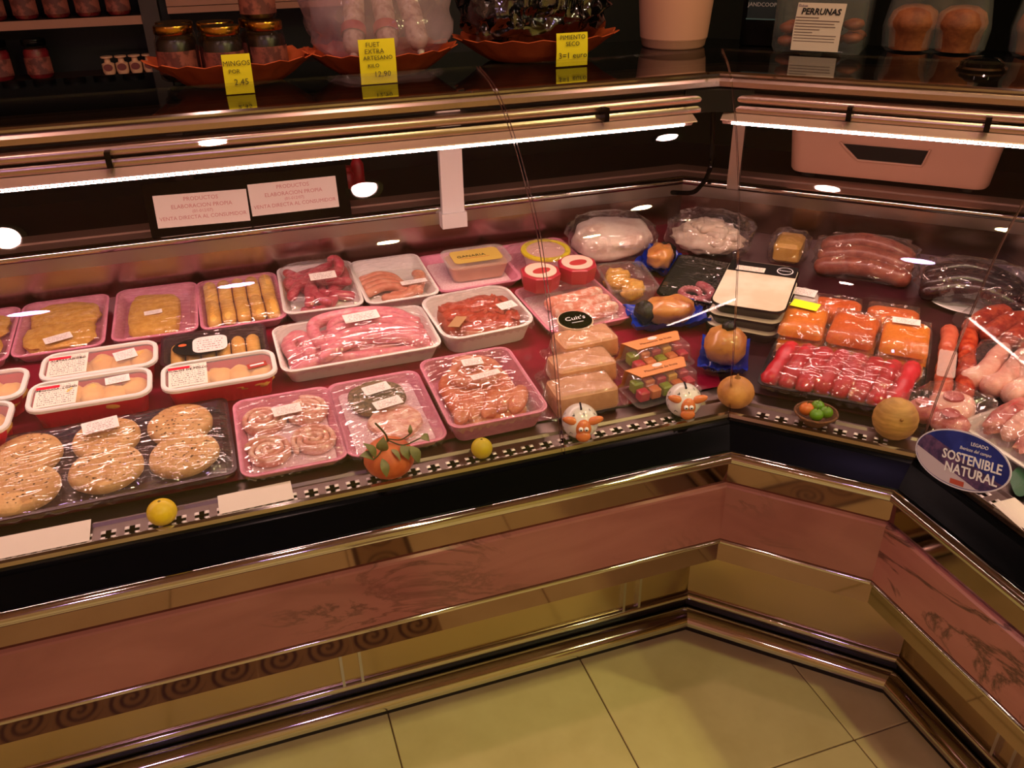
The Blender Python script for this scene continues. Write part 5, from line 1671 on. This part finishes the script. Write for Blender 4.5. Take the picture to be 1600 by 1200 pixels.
# white bucket
t = thing('white_bucket', 'plain white plastic bucket on the counter top at the corner', 'bucket', (.300, .872, TZ))
mb = MB(); lathe(mb, [(.072, 0), (.076, .004), (.079, .020), (.081, .022), (.094, .17), (.098, .172), (.098, .182), (.092, .182), (.078, .024), (.070, .008)], 40); mb.build('bucket_body', mat('bucket_plastic', 'd89c86', rough=.4), t, smooth=35)
mb = MB(); lathe(mb, [(.0765, .019), (.080, .020), (.080, .024), (.0775, .026)], 40, cap0=False, cap1=False); mb.build('foot_ring', MATS['bucket_plastic'], t)

# black carton
t = thing('black_carton', 'tall black carton lettered JANDCOOP behind the corner', 'carton', (.50, .80, TZ), rotz=-45)
mb = MB(); box(mb, -.045, .045, -.03, .03, 0, .19, .002); mb.build('carton_body', black_gloss, t)
pan = mat('dark_teal_panel', '10222a', rough=.4)
mb = MB(); box(mb, -.033, .033, -.0308, -.030, .062, .17); mb.build('front_panel', pan, t, smooth=0)
mb = MB(); box(mb, -.035, .035, -.0304, -.030, .059, .062); mb.build('panel_line', mat('teal_line', '4a6a74', rough=.5), t, smooth=0)
text(t, 'JANDCOOP', .0125, (0, -.0312, .092), (pi / 2, 0, 0), mat('pale_grey_ink', 'b0a8ac', rough=.5))

# biscuit pack with the PERRUNAS paper
t = thing('biscuit_pack', 'clear pack of brown biscuits with the PERRUNAS paper in front', 'biscuits', (.575, .670, TZ), rotz=-47)
mb = MB(); loft(mb, [rr(.19, .125, .012, 0), rr(.20, .135, .014, .012), rr(.20, .135, .014, .11), rr(.18, .115, .012, .125)]); mb.build('clear_box', boxclear, t, smooth=30)
bisc = mat('brown_biscuit', '8a4424', rough=.6, var='6c3018', vscale=40., bump=.3, bscale=120.)
rng = random.Random(2)
for k in range(14):
    mb = MB(); blob(mb, (-.07 + .047 * (k % 4), -.025 + .05 * ((k // 4) % 2), .020 + .028 * (k // 8) + .012 * (k % 2)), (.024, .024, .013), k, .14, 2., 14, 8); mb.build('biscuit', bisc, t, smooth=70)
mb = MB()
v = [(-.052, -.072, .006), (.052, -.072, .006), (.052, -.071, .05), (.056, -.070, .106), (-.048, -.070, .106), (-.052, -.071, .05)]
v = v + [(x, y - .0006, z) for x, y, z in v]
mb.add(v, [(0, 1, 2, 5), (5, 2, 3, 4), (11, 8, 7, 6), (10, 9, 8, 11), (0, 6, 7, 1), (1, 7, 8, 2), (2, 8, 9, 3), (3, 9, 10, 4), (4, 10, 11, 5), (5, 11, 6, 0)])
pp = mb.build('paper_label', mat('pinkish_paper', 'dcc4b8', rough=.7), t, smooth=0)
text(t, 'PERRUNAS', .0180, (.003, -.0722, .088), (pi / 2, 0, 0), ink_black, shear=.2, extrude=.0003, width=.97, bold=.0005)
text(t, 'Dulces', .007, (-.036, -.0722, .100), (pi / 2, 0, 0), mat('violet_ink', '4a2a6a', rough=.5))
inkg = mat('grey_ink', '6a5450', rough=.7)
for k in range(9):
    mb = MB(); w_ = [.050, .095, .085, .088, .055, .04, .092, .09, .09][k]
    box(mb, -.049, -.049 + w_, -.0724, -.0720, .075 - .0062 * k, .0765 - .0062 * k); mb.build('print_line', inkg, t, smooth=0)

# muffins in clear boxes
muf = mat('muffin_crumb', '8c4a26', rough=.65, var='723618', vscale=30., bump=.4, bscale=140.)
def muffin_box(label, x, y, rot, n=2):
    t = thing('muffin_box', label, 'muffins', (x, y, TZ), rotz=rot, group='clear boxes of muffins')
    w_ = .215
    mb = MB(); loft(mb, [rr(w_ - .02, .10, .014, .0), rr(w_, .115, .016, .010), rr(w_ + .008, .122, .018, .05), rr(w_ + .008, .122, .018, .055), rr(w_ - .01, .105, .02, .115), rr(w_ - .05, .07, .02, .122)]); mb.build('clear_box', boxclear, t, smooth=30)
    for k in range(n):
        for j in range(2):
            cx = -.049 + .098 * k; cy = -.024 + .05 * j
            mb = MB(); lathe(mb, [(.042, .004), (.048, .045), (.054, .053), (.0545, .064), (.046, .084), (.028, .096), (.006, .099)], 28, cx, cy, fx=lambda r, z, a: r * (1 + (.025 * cos(20 * a) if z < .05 else .03 * mn.noise(Vector((cos(a) * 2, sin(a) * 2, z * 30)))))) if j == 0 else lathe(mb, [(.030, .004), (.040, .045), (.046, .060), (.036, .082), (.01, .092)], 24, cx, cy + .006)
            mb.build('muffin', muf, t, smooth=60)
    return t
muffin_box('clear box of big brown muffins right of the PERRUNAS paper', .800, .560, -45)
muffin_box('clear box of brown muffins cut off by the right frame edge', .985, .375, -45)
muffin_box('clear box of brown muffins stacked on the other muffin box', .803, .563, -45).location.z += .1225
t = thing('round_dish', 'small black dome with a chrome ring on the right counter top', 'dish', (.700, .312, TZ))
mb = MB(); lathe(mb, [(.046, 0), (.048, .003), (.045, .007), (.040, .007)], 36, cap1=False); mb.build('chrome_ring', chrome, t)
mb = MB(); lathe(mb, [(.042, .004), (.040, .014), (.028, .022), (.008, .025)], 36); mb.build('dome', black_gloss, t)

# --- shelving on the wall behind -----------------------------------------------------------
shelf_m = mat('shelf_edge_tan', '9c6a54', rough=.4); shelf_d = mat('shelf_board_dark', '2c1a16', rough=.5)
sh = thing('wall_shelf_unit', 'dark wall shelf unit with pale shelf edges, top left', 'shelf', (-1.5, 1.85, .3))
mb = MB(); box(mb, -.62, .57, .12, .14, 0, 1.7); mb.build('back_board', black_matt, sh, smooth=0)
for x in (-.63, .555):
    mb = MB(); box(mb, x, x + .05, -.03, .14, 0, 1.7); mb.build('side_board', shelf_d, sh, smooth=0)
for z in (.30, .58, .832, .992, 1.24):
    mb = MB(); box(mb, -.60, .57, -.02, .12, z - .016, z); b = mb.build('shelf_board', shelf_d, sh, smooth=0)
    mb = MB(); box(mb, -.60, .57, -.024, -.02, z - .022, z + .002); mb.build('edge_strip', shelf_m, b, smooth=0)
SZ1, SZ2 = .3 + .832, .3 + .992
redp = mat('red_preserve', '8c1c28', rough=.35, var='6c141c', vscale=40.)
for k in range(6):
    jar_at(['dark red preserve jar on the upper wall shelf, %s' % s for s in ('far left', 'second from left', 'third from left', 'fourth from left', 'fifth from left', 'last before the end')][k], -1.42 + .083 * k, 1.87, SZ2 + .0005, .034, .1, grp='preserve jars on the wall shelves', lidm=black_gloss, inm=redp)
for k, x in enumerate((-1.36, -1.255)):
    jar_at(['dark jar with red contents on the lower wall shelf, left one', 'dark jar with red contents on the lower wall shelf, right one'][k], x, 1.86, SZ1 + .0005, .036, .11, grp='preserve jars on the wall shelves', lidm=black_gloss, inm=redp)
cup_w = mat('cream_cup', 'd8a888', rough=.4)
for k in range(4):
    t = thing('printed_cup', ['small cream cup with red round emblem on the lower wall shelf, %s of four' % s for s in ('leftmost', 'second', 'third', 'rightmost')][k], 'cup', (-1.068 + .0385 * k, 1.855, SZ1 + .0005), group='printed cream cups on the wall shelf')
    mb = MB(); lathe(mb, [(.015, 0), (.018, .008), (.018, .030), (.009, .034), (.008, .044), (.017, .047), (.017, .051)], 20); mb.build('cup_body', cup_w, t)
    mb = MB(); loft(mb, [[(.013 * cos(a), -.0186 - q, .021 + .010 * sin(a)) for a in [2 * pi * i / 16 for i in range(16)]] for q in (0, .0008)]); mb.build('emblem', mat('dark_red_emblem', '6a2424', rough=.5), t)
sh2 = thing('wall_shelf_unit', 'wall shelf unit with pale edges, behind the jar basket', 'shelf', (-.62, 1.85, .3))
mb = MB(); box(mb, -.25, .33, .12, .14, 0, 1.7); mb.build('back_board', black_matt, sh2, smooth=0)
for z in (.58, .832, 1.01, 1.03, 1.24):
    mb = MB(); box(mb, -.25, .33, -.02, .12, z - .014, z); b = mb.build('shelf_board', shelf_d, sh2, smooth=0)
    mb = MB(); box(mb, -.25, .33, -.024, -.02, z - .016, z + .002); mb.build('edge_strip', shelf_m, b, smooth=0)
